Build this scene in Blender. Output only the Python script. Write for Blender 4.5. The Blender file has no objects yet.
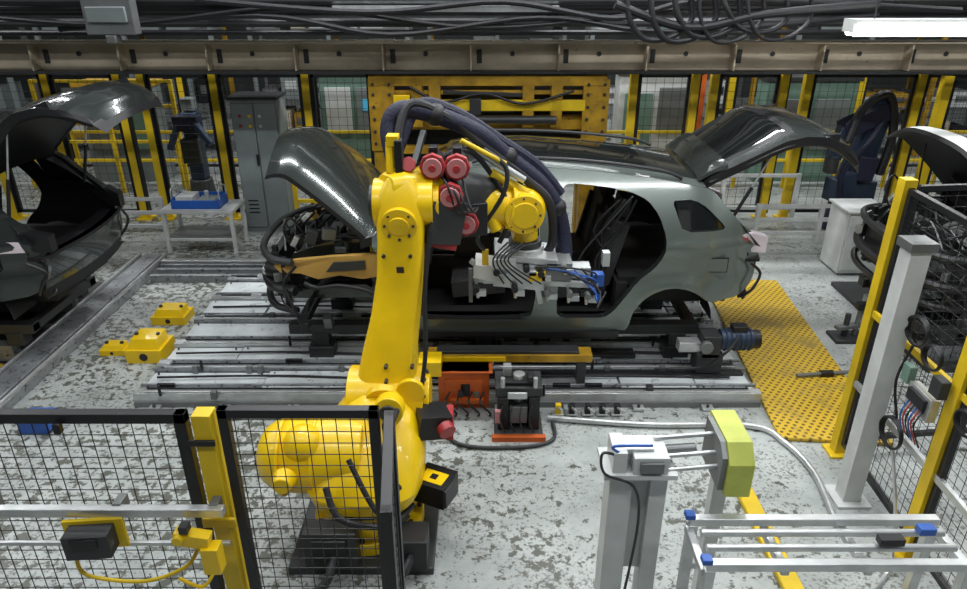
import bpy, bmesh, math, random
from mathutils import Vector, Matrix, Euler
random.seed(7)
R = math.radians
scene = bpy.context.scene
scene.view_settings.view_transform = 'Standard'

# ------------------------------------------------------------------ materials
def mat(name, col, rough=0.5, metal=0.0, var=0.18, nscale=4.0, emit=None, estr=0, coat=0.0, bump=0.0, crough=.05, dirt=None, dirt_t=0.62):
    m = bpy.data.materials.new(name); m.use_nodes = True
    nt = m.node_tree; b = nt.nodes['Principled BSDF']
    b.inputs['Roughness'].default_value = rough
    b.inputs['Metallic'].default_value = metal
    if coat: b.inputs['Coat Weight'].default_value = coat; b.inputs['Coat Roughness'].default_value = crough
    g = nt.nodes.new('ShaderNodeNewGeometry')
    n = nt.nodes.new('ShaderNodeTexNoise'); n.inputs['Scale'].default_value = nscale; n.inputs['Detail'].default_value = 5
    nt.links.new(g.outputs['Position'], n.inputs['Vector'])
    r = nt.nodes.new('ShaderNodeValToRGB')
    r.color_ramp.elements[0].position = 0.3; r.color_ramp.elements[1].position = 0.7
    r.color_ramp.elements[0].color = (*[c*(1-var) for c in col], 1)
    r.color_ramp.elements[1].color = (*[min(1, c*(1+var*0.5)) for c in col], 1)
    nt.links.new(n.outputs['Fac'], r.inputs['Fac'])
    out = r.outputs['Color']
    if dirt:
        n2 = nt.nodes.new('ShaderNodeTexNoise'); n2.inputs['Scale'].default_value = nscale*3.5; n2.inputs['Detail'].default_value = 8; n2.inputs['Roughness'].default_value = .7
        nt.links.new(g.outputs['Position'], n2.inputs['Vector'])
        r2 = nt.nodes.new('ShaderNodeValToRGB'); r2.color_ramp.elements[0].position = dirt_t-.06; r2.color_ramp.elements[1].position = dirt_t
        nt.links.new(n2.outputs['Fac'], r2.inputs['Fac'])
        mx = nt.nodes.new('ShaderNodeMixRGB'); mx.inputs[2].default_value = (*dirt, 1)
        nt.links.new(r2.outputs['Color'], mx.inputs[0]); nt.links.new(out, mx.inputs[1]); out = mx.outputs[0]
    nt.links.new(out, b.inputs['Base Color'])
    if bump:
        bp = nt.nodes.new('ShaderNodeBump'); bp.inputs['Strength'].default_value = bump; bp.inputs['Distance'].default_value = .01
        n3 = nt.nodes.new('ShaderNodeTexNoise'); n3.inputs['Scale'].default_value = 60
        nt.links.new(g.outputs['Position'], n3.inputs['Vector'])
        nt.links.new(n3.outputs['Fac'], bp.inputs['Height']); nt.links.new(bp.outputs['Normal'], b.inputs['Normal'])
    if emit:
        b.inputs['Emission Color'].default_value = (*emit, 1); b.inputs['Emission Strength'].default_value = estr
    return m

YEL = mat('robot_yellow', (0.86, 0.57, 0.003), .36, 0, .16, 3, coat=.2)
YELP = mat('post_yellow', (0.74, 0.51, 0.01), .5, 0, .25, 3)
YELD = mat('gantry_yellow', (0.44, 0.25, 0.012), .5, 0, .45, 5, dirt=(.12, .07, .02), dirt_t=.66)
YELG = mat('guard_lime', (0.50, 0.55, 0.10), .5, 0, .2, 6)
BLK = mat('black_powder_coat', (0.010, 0.010, 0.012), .42)
BLKR = mat('black_rubber', (0.012, 0.012, 0.015), .5)
NAVY = mat('hose_sleeve_navy', (0.008, 0.010, 0.034), .6, 0, .4, 30, bump=.5)
DGR = mat('dark_grey_metal', (0.05, 0.053, 0.055), .45, .4)
MGR = mat('mid_grey_metal', (0.20, 0.21, 0.21), .42, .5)
ALU = mat('aluminium', (0.60, 0.62, 0.62), .33, .7, .2, 8)
WHT = mat('white_paint', (0.58, 0.60, 0.59), .45, 0, .15, 5)
PANEL = mat('deck_panel_white', (0.60, 0.64, 0.65), .38, .05, .25, 3, dirt=(.20, .20, .19), dirt_t=.65)
PANEL2 = mat('deck_panel_grey', (0.38, 0.40, 0.41), .38, .2, .35, 4, dirt=(.07, .07, .065), dirt_t=.6)
STEEL = mat('deck_steel', (0.30, 0.32, 0.33), .38, .45, .3, 6, dirt=(.05, .05, .05), dirt_t=.62)
RED = mat('motor_red', (0.40, 0.035, 0.04), .4, 0, .2, 10)
PINK = mat('motor_cap_red', (0.55, 0.22, 0.22), .35)
ORG = mat('lift_orange', (0.62, 0.12, 0.015), .5, 0, .35, 6)
BLU = mat('blue_plastic', (0.02, 0.10, 0.42), .4)
MBLU = mat('motor_blue_grey', (0.03, 0.05, 0.09), .4, .3)
PAINT = mat('car_paint_side_lit', (0.160, 0.190, 0.174), .30, .55, .05, 2, coat=1, crough=.09)  # car's dark paint made lighter, reflections on the sides put into the colour
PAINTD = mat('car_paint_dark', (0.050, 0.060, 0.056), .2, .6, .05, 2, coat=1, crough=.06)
PAINTK = mat('car_paint_black', (0.022, 0.024, 0.026), .18, .5, .05, 2, coat=1)
GLS = mat('dark_glass', (0.008, 0.010, 0.010), .05, 0, .05, 2, coat=.5)
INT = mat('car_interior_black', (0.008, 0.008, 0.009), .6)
SEAT = mat('seat_fabric', (0.026, 0.026, 0.029), .7, 0, .4, 20)
JIG = mat('fender_jig_ochre', (0.52, 0.31, 0.07), .5)
FILM = mat('protective_film', (0.70, 0.62, 0.66), .35)
CREAM = mat('beam_cream', (0.60, 0.51, 0.38), .6, 0, .25, 2.5, dirt=(.26, .19, .12), dirt_t=.68)
CAB = mat('cabinet_grey', (0.20, 0.23, 0.23), .5, 0, .12, 3)
GRN = mat('panel_green', (0.15, 0.25, 0.20), .6)
TUBE = mat('lamp_tube', (1, 1, 1), .5, 0, 0, 1, emit=(1, .98, .94), estr=14)
TUBE2 = mat('lamp_tube_far', (1, 1, 1), .5, 0, 0, 1, emit=(.95, 1, 1), estr=2)
SCRN = mat('screen', (.05, .3, .45), .3, emit=(.1, .5, .8), estr=.3)

def floor_mat():
    m = bpy.data.materials.new('floor_paint'); m.use_nodes = True
    nt = m.node_tree; b = nt.nodes['Principled BSDF']; L = nt.links.new
    g = nt.nodes.new('ShaderNodeNewGeometry')
    def noise(s, d=6, r=.6):
        n = nt.nodes.new('ShaderNodeTexNoise'); n.inputs['Scale'].default_value = s; n.inputs['Detail'].default_value = d; n.inputs['Roughness'].default_value = r
        L(g.outputs['Position'], n.inputs['Vector']); return n.outputs['Fac']
    def ramp(i, a, c0, p1, c1):
        r = nt.nodes.new('ShaderNodeValToRGB'); r.color_ramp.elements[0].position = a; r.color_ramp.elements[1].position = p1
        r.color_ramp.elements[0].color = (*c0, 1); r.color_ramp.elements[1].color = (*c1, 1); L(i, r.inputs['Fac']); return r.outputs['Color']
    def math_(op, a, bb, c=None):
        n = nt.nodes.new('ShaderNodeMath'); n.operation = op
        for k, v in enumerate((a, bb, c)):
            if v is None: continue
            if isinstance(v, (int, float)): n.inputs[k].default_value = v
            else: L(v, n.inputs[k])
        return n.outputs[0]
    base = ramp(noise(1.6, 9, .7), .32, (.29, .315, .305), .68, (.50, .53, .515))
    sep = nt.nodes.new('ShaderNodeSeparateXYZ'); L(g.outputs['Position'], sep.inputs[0])
    mr = nt.nodes.new('ShaderNodeMapRange'); mr.inputs[1].default_value = 2.4; mr.inputs[2].default_value = -4; mr.inputs[3].default_value = -.035; mr.inputs[4].default_value = .045; L(sep.outputs[0], mr.inputs[0])
    mr2 = nt.nodes.new('ShaderNodeMapRange'); mr2.inputs[1].default_value = 6.5; mr2.inputs[2].default_value = 4.2; mr2.inputs[3].default_value = 0; mr2.inputs[4].default_value = .022; L(sep.outputs[1], mr2.inputs[0])
    s = math_('MULTIPLY_ADD', noise(.8, 3), .42, noise(12, 8, .68))
    s = math_('ADD', math_('ADD', s, mr.outputs[0]), mr2.outputs[0])
    chips = ramp(s, .775, (0, 0, 0), .80, (1, 1, 1))
    fine = ramp(math_('MULTIPLY_ADD', noise(1.7, 2), .4, noise(34, 4, .6)), .76, (0, 0, 0), .83, (1, 1, 1))
    mx = nt.nodes.new('ShaderNodeMixRGB'); L(math_('MULTIPLY', chips, .9), mx.inputs[0]); L(base, mx.inputs[1]); mx.inputs[2].default_value = (.072, .075, .055, 1)
    mx2 = nt.nodes.new('ShaderNodeMixRGB'); L(math_('MULTIPLY', fine, .75), mx2.inputs[0]); L(mx.outputs[0], mx2.inputs[1]); mx2.inputs[2].default_value = (.12, .12, .10, 1)
    L(mx2.outputs[0], b.inputs['Base Color'])
    L(ramp(noise(2.2), .3, (.2,)*3, .7, (.45,)*3), b.inputs['Roughness'])
    bp = nt.nodes.new('ShaderNodeBump'); bp.inputs['Strength'].default_value = .3; bp.inputs['Distance'].default_value = .01; bp.invert = True
    L(chips, bp.inputs['Height']); L(bp.outputs['Normal'], b.inputs['Normal'])
    return m
FLOOR = floor_mat()

def grating_mat():
    m = bpy.data.materials.new('yellow_perforated_mat'); m.use_nodes = True
    nt = m.node_tree; b = nt.nodes['Principled BSDF']; L = nt.links.new
    g = nt.nodes.new('ShaderNodeNewGeometry')
    mp = nt.nodes.new('ShaderNodeMapping'); mp.inputs['Rotation'].default_value = (0, 0, R(39)); L(g.outputs['Position'], mp.inputs['Vector'])
    v = nt.nodes.new('ShaderNodeTexVoronoi'); v.inputs['Scale'].default_value = 18; v.inputs['Randomness'].default_value = 0; v.voronoi_dimensions = '2D'
    L(mp.outputs['Vector'], v.inputs['Vector'])
    r = nt.nodes.new('ShaderNodeValToRGB'); r.color_ramp.elements[0].position = .24; r.color_ramp.elements[1].position = .32
    r.color_ramp.elements[0].color = (.13, .08, .01, 1); r.color_ramp.elements[1].color = (.66, .43, .025, 1); L(v.outputs['Distance'], r.inputs['Fac'])
    n = nt.nodes.new('ShaderNodeTexNoise'); n.inputs['Scale'].default_value = 3; n.inputs['Detail'].default_value = 8; n.inputs['Roughness'].default_value = .7; L(g.outputs['Position'], n.inputs['Vector'])
    r2 = nt.nodes.new('ShaderNodeValToRGB'); r2.color_ramp.elements[0].position = .5; r2.color_ramp.elements[1].position = .66; L(n.outputs['Fac'], r2.inputs['Fac'])
    mx = nt.nodes.new('ShaderNodeMixRGB'); mx.inputs[2].default_value = (.36, .25, .06, 1); L(r2.outputs['Color'], mx.inputs[0]); L(r.outputs['Color'], mx.inputs[1])
    L(mx.outputs[0], b.inputs['Base Color']); b.inputs['Roughness'].default_value = .5
    return m
GRATE = grating_mat()
WALL = mat('wall_cladding', (0.05, 0.055, 0.055), .8, 0, .4, 1.2)

# ------------------------------------------------------------------ builder
class B:
    def __init__(s, name, parent=None):
        s.name = name; s.bm = bmesh.new(); s.mats = []; s.parent = parent
    def mi(s, m):
        if m not in s.mats: s.mats.append(m)
        return s.mats.index(m)
    def _paint(s, faces, m):
        i = s.mi(m)
        for f in faces: f.material_index = i
    def _xf(s, verts, M):
        for v in verts: v.co = M @ v.co
    def box(s, c, d, m, rot=(0, 0, 0)):
        r = bmesh.ops.create_cube(s.bm, size=1)
        M = Matrix.Translation(c) @ Euler([R(a) for a in rot]).to_matrix().to_4x4() @ Matrix.Diagonal((*d, 1))
        s._xf(r['verts'], M)
        s._paint({f for v in r['verts'] for f in v.link_faces}, m)
    def bb(s, x0, x1, y0, y1, z0, z1, m):
        s.box(((x0+x1)/2, (y0+y1)/2, (z0+z1)/2), (abs(x1-x0), abs(y1-y0), abs(z1-z0)), m)
    def cyl(s, p, q, r, m, r2=None, seg=20):
        p = Vector(p); q = Vector(q); d = q-p
        if d.length < 1e-6: return
        res = bmesh.ops.create_cone(s.bm, cap_ends=True, segments=seg, radius1=r, radius2=r if r2 is None else r2, depth=d.length)
        M = Matrix.Translation((p+q)/2) @ d.to_track_quat('Z', 'Y').to_matrix().to_4x4()
        s._xf(res['verts'], M); s._paint({f for v in res['verts'] for f in v.link_faces}, m)
    def sph(s, c, r, m, sc=(1, 1, 1)):
        res = bmesh.ops.create_uvsphere(s.bm, u_segments=20, v_segments=12, radius=r)
        s._xf(res['verts'], Matrix.Translation(c) @ Matrix.Diagonal((*sc, 1))); s._paint({f for v in res['verts'] for f in v.link_faces}, m)
    def beam(s, p, q, w, h, m):
        p = Vector(p); q = Vector(q); d = (q-p)
        z = d.normalized(); up = Vector((0, 0, 1)) if abs(z.z) < .95 else Vector((0, 1, 0))
        x = up.cross(z).normalized(); y = z.cross(x)
        res = bmesh.ops.create_cube(s.bm, size=1)
        Rm = Matrix((x, y, z)).transposed().to_4x4()
        s._xf(res['verts'], Matrix.Translation((p+q)/2) @ Rm @ Matrix.Diagonal((w, h, d.length, 1)))
        s._paint({f for v in res['verts'] for f in v.link_faces}, m)
    def tube(s, pts, r, m, seg=10, sub=6):
        P = [Vector(p) for p in pts]; out = []
        n = len(P)
        for i in range(n-1):
            p0 = P[max(i-1, 0)]; p1 = P[i]; p2 = P[i+1]; p3 = P[min(i+2, n-1)]
            for k in range(sub):
                t = k/sub
                out.append(.5*((2*p1)+(-p0+p2)*t+(2*p0-5*p1+4*p2-p3)*t*t+(-p0+3*p1-3*p2+p3)*t**3))
        out.append(P[-1])
        rings = []; up = Vector((0.13, .2, 1)).normalized(); a = None
        for i, p in enumerate(out):
            d = (out[min(i+1, len(out)-1)]-out[max(i-1, 0)]).normalized()
            if a is None:
                a = d.cross(up)
                if a.length < .05: a = d.cross(Vector((1, 0, 0)))
            else: a = a - d*a.dot(d)
            a.normalize(); b = d.cross(a)
            rr = r(i/(len(out)-1)) if callable(r) else r
            rings.append([s.bm.verts.new(p+a*math.cos(2*math.pi*k/seg)*rr+b*math.sin(2*math.pi*k/seg)*rr) for k in range(seg)])
        fs = []
        for i in range(len(rings)-1):
            for k in range(seg):
                fs.append(s.bm.faces.new((rings[i][k], rings[i][(k+1) % seg], rings[i+1][(k+1) % seg], rings[i+1][k])))
        fs.append(s.bm.faces.new(rings[0][::-1])); fs.append(s.bm.faces.new(rings[-1]))
        s._paint(fs, m)
    def loft(s, rings, m, caps=True):
        rv = [[s.bm.verts.new(p) for p in r] for r in rings]; n = len(rv[0]); fs = []
        for i in range(len(rv)-1):
            for k in range(n): fs.append(s.bm.faces.new((rv[i][k], rv[i][(k+1) % n], rv[i+1][(k+1) % n], rv[i+1][k])))
        if caps: fs.append(s.bm.faces.new(rv[0][::-1])); fs.append(s.bm.faces.new(rv[-1]))
        s._paint(fs, m)
    def prism(s, pts, off, m):
        a = [s.bm.verts.new(p) for p in pts]; o = Vector(off); b = [s.bm.verts.new(Vector(p)+o) for p in pts]; n = len(a)
        fs = [s.bm.faces.new(a), s.bm.faces.new(b[::-1])]
        for k in range(n): fs.append(s.bm.faces.new((a[k], b[k], b[(k+1) % n], a[(k+1) % n])))
        s._paint(fs, m)
    def grid(s, fn, nu, nv, mfn, thick=None, tm=None):
        V = [[s.bm.verts.new(fn(i/nu, j/nv)) for j in range(nv+1)] for i in range(nu+1)]
        for i in range(nu):
            for j in range(nv):
                f = s.bm.faces.new((V[i][j], V[i+1][j], V[i+1][j+1], V[i][j+1]))
                f.material_index = s.mi(mfn((i+.5)/nu, (j+.5)/nv) if callable(mfn) else mfn)
        if thick is not None:
            t = Vector(thick)
            W = [[s.bm.verts.new(v.co+t) for v in row] for row in V]
            g = []
            for i in range(nu):
                for j in range(nv): g.append(s.bm.faces.new((W[i][j+1], W[i+1][j+1], W[i+1][j], W[i][j])))
            for i in range(nu):
                g.append(s.bm.faces.new((V[i][0], W[i][0], W[i+1][0], V[i+1][0]))); g.append(s.bm.faces.new((V[i+1][nv], W[i+1][nv], W[i][nv], V[i][nv])))
            for j in range(nv):
                g.append(s.bm.faces.new((V[0][j+1], W[0][j+1], W[0][j], V[0][j]))); g.append(s.bm.faces.new((V[nu][j], W[nu][j], W[nu][j+1], V[nu][j+1])))
            s._paint(g, tm)
    def mesh_panel(s, p0, p1, z0, z1, cell, fw, mf, mw, wr=.003):
        p0 = Vector((*p0, 0)); p1 = Vector((*p1, 0)); L = (p1-p0).length; d = (p1-p0)/L
        Z = Vector((0, 0, 1))
        a = p0+d*fw/2; b = p1-d*fw/2
        for q in (a, b): s.beam(q+Z*z0, q+Z*z1, fw, fw, mf)
        for z in (z0+fw/2, z1-fw/2): s.beam(p0+Z*z, p1+Z*z, fw, fw, mf)
        n = max(1, int(L/cell))
        for i in range(1, n): q = p0+d*L*i/n; s.cyl(q+Z*z0, q+Z*z1, wr, mw, seg=4)
        n = max(1, int((z1-z0)/cell))
        for i in range(1, n): z = z0+(z1-z0)*i/n; s.cyl(p0+Z*z, p1+Z*z, wr, mw, seg=4)
    def done(s, bevel=0, ang=35):
        me = bpy.data.meshes.new(s.name)
        s.bm.normal_update()
        bmesh.ops.recalc_face_normals(s.bm, faces=s.bm.faces)
        for f in s.bm.faces: f.smooth = True
        s.bm.to_mesh(me); s.bm.free()
        for m in s.mats: me.materials.append(m)
        me.set_sharp_from_angle(angle=R(ang))
        o = bpy.data.objects.new(s.name, me); scene.collection.objects.link(o)
        if s.parent: o.parent = s.parent
        if bevel:
            md = o.modifiers.new('bevel', 'BEVEL'); md.width = bevel; md.segments = 2; md.limit_method = 'ANGLE'; md.angle_limit = R(40)
        return o
def empty(name, loc=(0, 0, 0)):
    e = bpy.data.objects.new(name, None); scene.collection.objects.link(e); e.location = loc; return e

# ------------------------------------------------------------------ room shell
b = B('floor'); b.bb(-16, 16, -3, 22, -.1, 0, FLOOR); b.done()
b = B('wall_back'); b.bb(-16, 16, 22, 22.2, 0, 7, WALL); b.done()
b = B('wall_left'); b.bb(-16.2, -16, -3, 22, 0, 7, WALL); b.done()
b = B('wall_right'); b.bb(16, 16.2, -3, 22, 0, 7, WALL); b.done()

# ------------------------------------------------------------------ car body
CY = 6.66
def lerp_tab(tab, x):
    if x <= tab[0][0]: return tab[0][1]
    for (a, va), (c, vc) in zip(tab, tab[1:]):
        if x <= c: return va+(vc-va)*(x-a)/(c-a)
    return tab[-1][1]
def side_y(x, z):
    w = .93 - .05*((z-1.0)/.5)**2 * (1 if z < 1.4 else 0) - (.032 if z >= 1.4 else 0)
    if z > 1.4: w -= .26*((z-1.4)/.6)**1.25
    if x < -1.4: w -= .14*((-1.4-x)/.7)**2
    if x > 1.8: w -= .20*((x-1.8)/.7)**2
    w += .02*math.exp(-((z-1.36)/.045)**2) - .012*math.exp(-((z-1.12)/.08)**2)
    if z < 1.3:
        rr = math.hypot(x-1.72, z-.62); w += .03*math.exp(-((rr-.40)/.07)**2)
    return w
ROOF = [(-.35, 1.97), (-.1, 2.02), (.4, 2.03), (1.0, 1.99), (1.5, 1.935), (1.95, 1.86)]
def side_panel(b, sgn, P1, P2):
    arch = [(1.72+.38*math.cos(R(a)), .62+.38*math.sin(R(a))) for a in range(180, 44, -15)]
    outer = [(-.78, .55), (0, .54), (1.30, .54)]+arch+[(2.03, .86), (2.14, .84), (2.36, .86), (2.46, .96), (2.50, 1.08), (2.50, 1.34), (2.42, 1.45), (2.28, 1.55), (2.12, 1.72), (2.04, 1.81), (1.95, 1.86),
            (1.5, 1.935), (1.0, 1.99), (.4, 2.03), (-.1, 2.02), (-.35, 1.96), (-.62, 1.77), (-.98, 1.48), (-.98, 1.36), (-.82, 1.2), (-.78, .9)]
    holes = [[(-.60, .68), (-.1, .66), (.42, .68), (.46, .8), (.49, 1.2), (.50, 1.4), (.47, 1.84), (.40, 1.90), (.1, 1.925), (-.13, 1.90), (-.42, 1.72), (-.74, 1.46), (-.74, 1.38), (-.68, 1.2), (-.64, .9)],
             [(.66, .74), (.72, .68), (1.10, .68), (1.18, .74), (1.27, .88), (1.38, 1.05), (1.52, 1.17), (1.60, 1.30), (1.61, 1.45), (1.54, 1.64), (1.44, 1.76), (1.28, 1.83), (1.0, 1.875), (.74, 1.895), (.69, 1.85), (.68, 1.3)],
             [(1.75, 1.50), (1.69, 1.66), (1.66, 1.74), (1.70, 1.765), (1.85, 1.76), (1.96, 1.70), (2.14, 1.53), (2.1, 1.505)]]
    t = bmesh.new()
    def loop(pts):
        q = []
        n = len(pts)
        for i in range(n):
            a = Vector(pts[i]); c = Vector(pts[(i+1) % n]); q += [a*.8+c*.2, a*.2+c*.8]
        vs = [t.verts.new((p.x, 0, p.y)) for p in q]
        return [t.edges.new((vs[i], vs[(i+1) % len(vs)])) for i in range(len(vs))]
    es = loop(outer)
    for h in holes: es += loop(h)
    bmesh.ops.triangle_fill(t, use_beauty=True, use_dissolve=False, edges=es, normal=(0, -1, 0))
    z = .58
    while z < 2.02:
        bmesh.ops.bisect_plane(t, geom=t.verts[:]+t.edges[:]+t.faces[:], plane_co=(0, 0, z), plane_no=(0, 0, 1)); z += .04
    x = -.9
    while x < 2.5:
        bmesh.ops.bisect_plane(t, geom=t.verts[:]+t.edges[:]+t.faces[:], plane_co=(x, 0, 0), plane_no=(1, 0, 0)); x += .1
    for v in t.verts: v.co.y = sgn*side_y(v.co.x, v.co.z)
    t.verts.index_update()
    outv = [b.bm.verts.new(v.co) for v in t.verts]
    inv = [b.bm.verts.new((v.co.x, v.co.y-sgn*.085, v.co.z)) for v in t.verts]
    for f in t.faces:
        try:
            fo = b.bm.faces.new([outv[v.index] for v in f.verts]); fo.material_index = b.mi(P1)
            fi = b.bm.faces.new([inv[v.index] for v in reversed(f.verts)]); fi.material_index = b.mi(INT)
        except ValueError: pass
    for e in t.edges:
        if len(e.link_faces) == 1:
            i, j = e.verts[0].index, e.verts[1].index
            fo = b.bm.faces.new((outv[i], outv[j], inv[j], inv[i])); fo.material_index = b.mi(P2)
    b.prism([(1.67, sgn*(side_y(1.8, 1.63)-.03), 1.765), (1.86, sgn*(side_y(1.8, 1.72)-.03), 1.765), (2.15, sgn*(side_y(2.1, 1.52)-.03), 1.51), (1.75, sgn*(side_y(1.8, 1.52)-.03), 1.49)], (0, -sgn*.01, 0), GLS)
    t.free()

def build_car(name, dx, tail_lift=0.0, film=True, hood_m=None, P1=None):
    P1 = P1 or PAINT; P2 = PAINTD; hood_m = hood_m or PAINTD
    E = empty(name, (dx, CY, 0))
    b = B('body_shell', E)
    side_panel(b, -1, P1, P2); side_panel(b, 1, P1, P2)
    def rf(u, v):
        x = -.35+u*2.30; z = lerp_tab(ROOF, x); w = side_y(x, z)+.002; y = (v*2-1)*w
        return (x, y, z+.055*(1-(abs(v*2-1))**2.6)-.0)
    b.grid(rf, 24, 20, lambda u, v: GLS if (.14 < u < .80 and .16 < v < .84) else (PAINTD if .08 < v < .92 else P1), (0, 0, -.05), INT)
    for sg in (-1, 1):
        b.tube([(x, sg*(side_y(x, lerp_tab(ROOF, x))-.05), lerp_tab(ROOF, x)+h) for x, h in ((-.1, .03), (.1, .065), (.8, .07), (1.5, .065), (1.75, .03))], .016, BLK, seg=8)
    def ws(u, v):
        x = -.33-.62*u; z = 1.975-.50*u; w = (side_y(x, z)-.01); q = v*2-1
        return (x-.12*(1-q*q)*u, q*w, z+.03*(1-q*q)*(1-u))
    b.grid(ws, 8, 14, GLS, (.02, 0, -.03), INT)
    b.grid(lambda u, v: (-.95-.14*u-.10*(1-(v*2-1)**2), (v*2-1)*.86, 1.47-.05*u), 4, 12, BLK, (0, 0, -.08), INT)
    b.bb(-1.02, -.95, -.80, .80, .65, 1.40, PAINTD)
    b.bb(-.95, 1.30, -.82, .82, .57, .66, INT)
    b.bb(-.9, .9, -.14, .14, .66, .88, INT)
    b.bb(1.30, 2.35, -.50, .50, .66, .98, INT)
    b.bb(1.25, 2.40, -.74, .74, .93, 1.02, INT)
    b.bb(1.22, 1.32, -.8, .8, .6, .98, INT)
    for sg in (-1, 1):
        b.beam((-.78, sg*.80, .60), (1.28, sg*.80, .60), .14, .12, PAINTD)
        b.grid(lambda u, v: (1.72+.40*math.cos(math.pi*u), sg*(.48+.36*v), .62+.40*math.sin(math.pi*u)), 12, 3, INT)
        b.grid(lambda u, v: (lerp_tab([(0, 2.47), (.4, 2.30), (1, 1.97)], u)-.03*v, sg*((side_y(2.2, lerp_tab([(0, 1.35), (.4, 1.52), (1, 1.84)], u)))-.03-.11*v), lerp_tab([(0, 1.35), (.4, 1.53), (1, 1.84)], u)-.02*v), 8, 3, BLK)
        b.beam((-.55, sg*.885, .675), (.40, sg*.885, .675), .06, .012, BLK); b.beam((.74, sg*.885, .69), (1.08, sg*.885, .69), .06, .012, BLK)
        b.beam((-.7, sg*.90, .52), (1.25, sg*.90, .52), .05, .05, BLK)
    def rr(u, v):
        q = v*2-1; z = .88+.34*u; w = side_y(2.48, max(z, .9))
        return (2.49+.10*(1-q*q)-.06*(1-u)**2, q*w, z)
    b.grid(rr, 6, 16, P1, (-.07, 0, 0), INT)
    b.grid(lambda u, v: (2.50+.09*(1-(v*2-1)**2)-.22*u, (v*2-1)*(side_y(2.3, 1.2)-.03), 1.22-.0*u), 3, 12, BLK, (0, 0, -.03), INT)
    b.grid(lambda u, v: (2.44+.10*(1-(v*2-1)**2), (v*2-1)*.72, .80+.10*u), 3, 12, BLK, (-.06, 0, 0), BLK)
    b.beam((2.35, -.6, .80), (2.35, .6, .80), .08, .10, DGR)
    for sg in (-1, 1):
        y = sg*(side_y(2.4, 1.35)-.03)
        b.prism([(2.20, y+sg*.045, 1.42), (2.40, y+sg*.03, 1.46), (2.57, y-sg*.03, 1.40), (2.57, y-sg*.03, 1.25), (2.42, y+sg*.01, 1.27)], (0, -sg*.10, 0), FILM if film else BLK)
        b.prism([(2.26, y+sg*.050, 1.40), (2.36, y+sg*.042, 1.42), (2.38, y+sg*.036, 1.34)], (0, -sg*.02, 0), RED if film else BLK)
        b.prism([(2.06, y+sg*.062, 1.38), (2.22, y+sg*.055, 1.41), (2.40, y+sg*.030, 1.26), (2.36, y+sg*.035, 1.20), (2.26, y+sg*.045, 1.26)], (0, -sg*.04, 0), BLK)
        b.tube([(2.35, sg*.6, .90), (2.47, sg*.66, .84), (2.42, sg*.74, .80)], .012, BLK, seg=6)
        b.tube([(2.40, sg*.86, 1.2), (2.52, sg*.80, 1.08), (2.46, sg*.84, .95), (2.40, sg*.80, .86)], .014, BLK, seg=6)
    if not film:
        b.prism([(1.95, -side_y(1.95, 1.45)-.006, 1.42), (2.35, -side_y(2.3, 1.4)-.006, 1.38), (2.38, -side_y(2.35, 1.3)-.01, 1.28), (2.0, -side_y(2.0, 1.3)-.01, 1.30)], (0, .008, 0), FILM)
    yy = -side_y(1.98, 1.2)-.003
    b.box((2.08, yy+.018, 1.20), (.20, .012, .14), INT)
    b.box((2.08, yy+.012, 1.20), (.18, .014, .12), P1)
    for z in (.95, 1.3):
        for x in (-.66, .55):
            b.box((x, -.93, z), (.05, .05, .07), DGR)
    b.done(ang=28)
    s = B('seats', E)
    def seat(x, y, w):
        s.box((x, y, .86), (.50, w, .16), SEAT, (0, -6, 0))
        s.box((x+.29, y, 1.2), (.14, w*.95, .62), SEAT, (0, 14, 0))
        s.box((x+.25, y-w*.42, 1.16), (.16, .07, .55), SEAT, (0, 14, 0)); s.box((x+.25, y+w*.42, 1.16), (.16, .07, .55), SEAT, (0, 14, 0))
        s.box((x+.40, y, 1.60), (.10, .26, .18), SEAT, (0, 10, 0))
        s.cyl((x+.38, y-.06, 1.45), (x+.40, y-.06, 1.55), .008, ALU, seg=8); s.cyl((x+.38, y+.06, 1.45), (x+.40, y+.06, 1.55), .008, ALU, seg=8)
    seat(-.05, -.38, .5); seat(-.05, .38, .5)
    seat(.90, -.36, .58); seat(.90, .36, .58)
    s.box((-.68, 0, 1.28), (.40, 1.5, .26), INT)
    s.cyl((-.50, .38, 1.30), (-.40, .38, 1.34), .17, INT)
    s.tube([(.60, -.80, 1.85), (.62, -.78, 1.5), (.66, -.74, 1.1), (.7, -.7, .8)], .012, DGR, seg=6)
    s.tube([(1.3, -.78, 1.8), (1.1, -.7, 1.5), (.9, -.66, 1.2), (.85, -.68, .95)], .010, DGR, seg=6)
    for k in range(4): s.tube([(1.2+.05*k, -.72, 1.75), (1.0+.08*k, -.66, 1.45), (1.15-.04*k, -.68, 1.15), (1.0+.05*k, -.7, .8)], .012, BLK, seg=6)
    s.done(.03)
    e = B('front_structure', E)
    for sg in (-1, 1):
        e.beam((-1.0, sg*.52, .80), (-1.95, sg*.50, .78), .10, .14, PAINTD)
        e.prism([(-.98, sg*.62, .85), (-.98, sg*.62, 1.38), (-1.35, sg*.62, 1.36), (-1.75, sg*.62, 1.22), (-1.85, sg*.62, 1.05), (-1.66, sg*.62, .95), (-1.55, sg*.62, 1.06), (-1.3, sg*.62, 1.1), (-1.1, sg*.62, 1.0), (-1.0, sg*.62, .82)], (0, sg*.03, 0), PAINTD)
        e.cyl((-1.30, sg*.58, 1.05), (-1.30, sg*.56, 1.33), .15, PAINTD, r2=.11)
        e.cyl((-1.30, sg*.56, 1.33), (-1.30, sg*.56, 1.36), .06, MGR)
        jm = JIG if film else DGR
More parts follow.
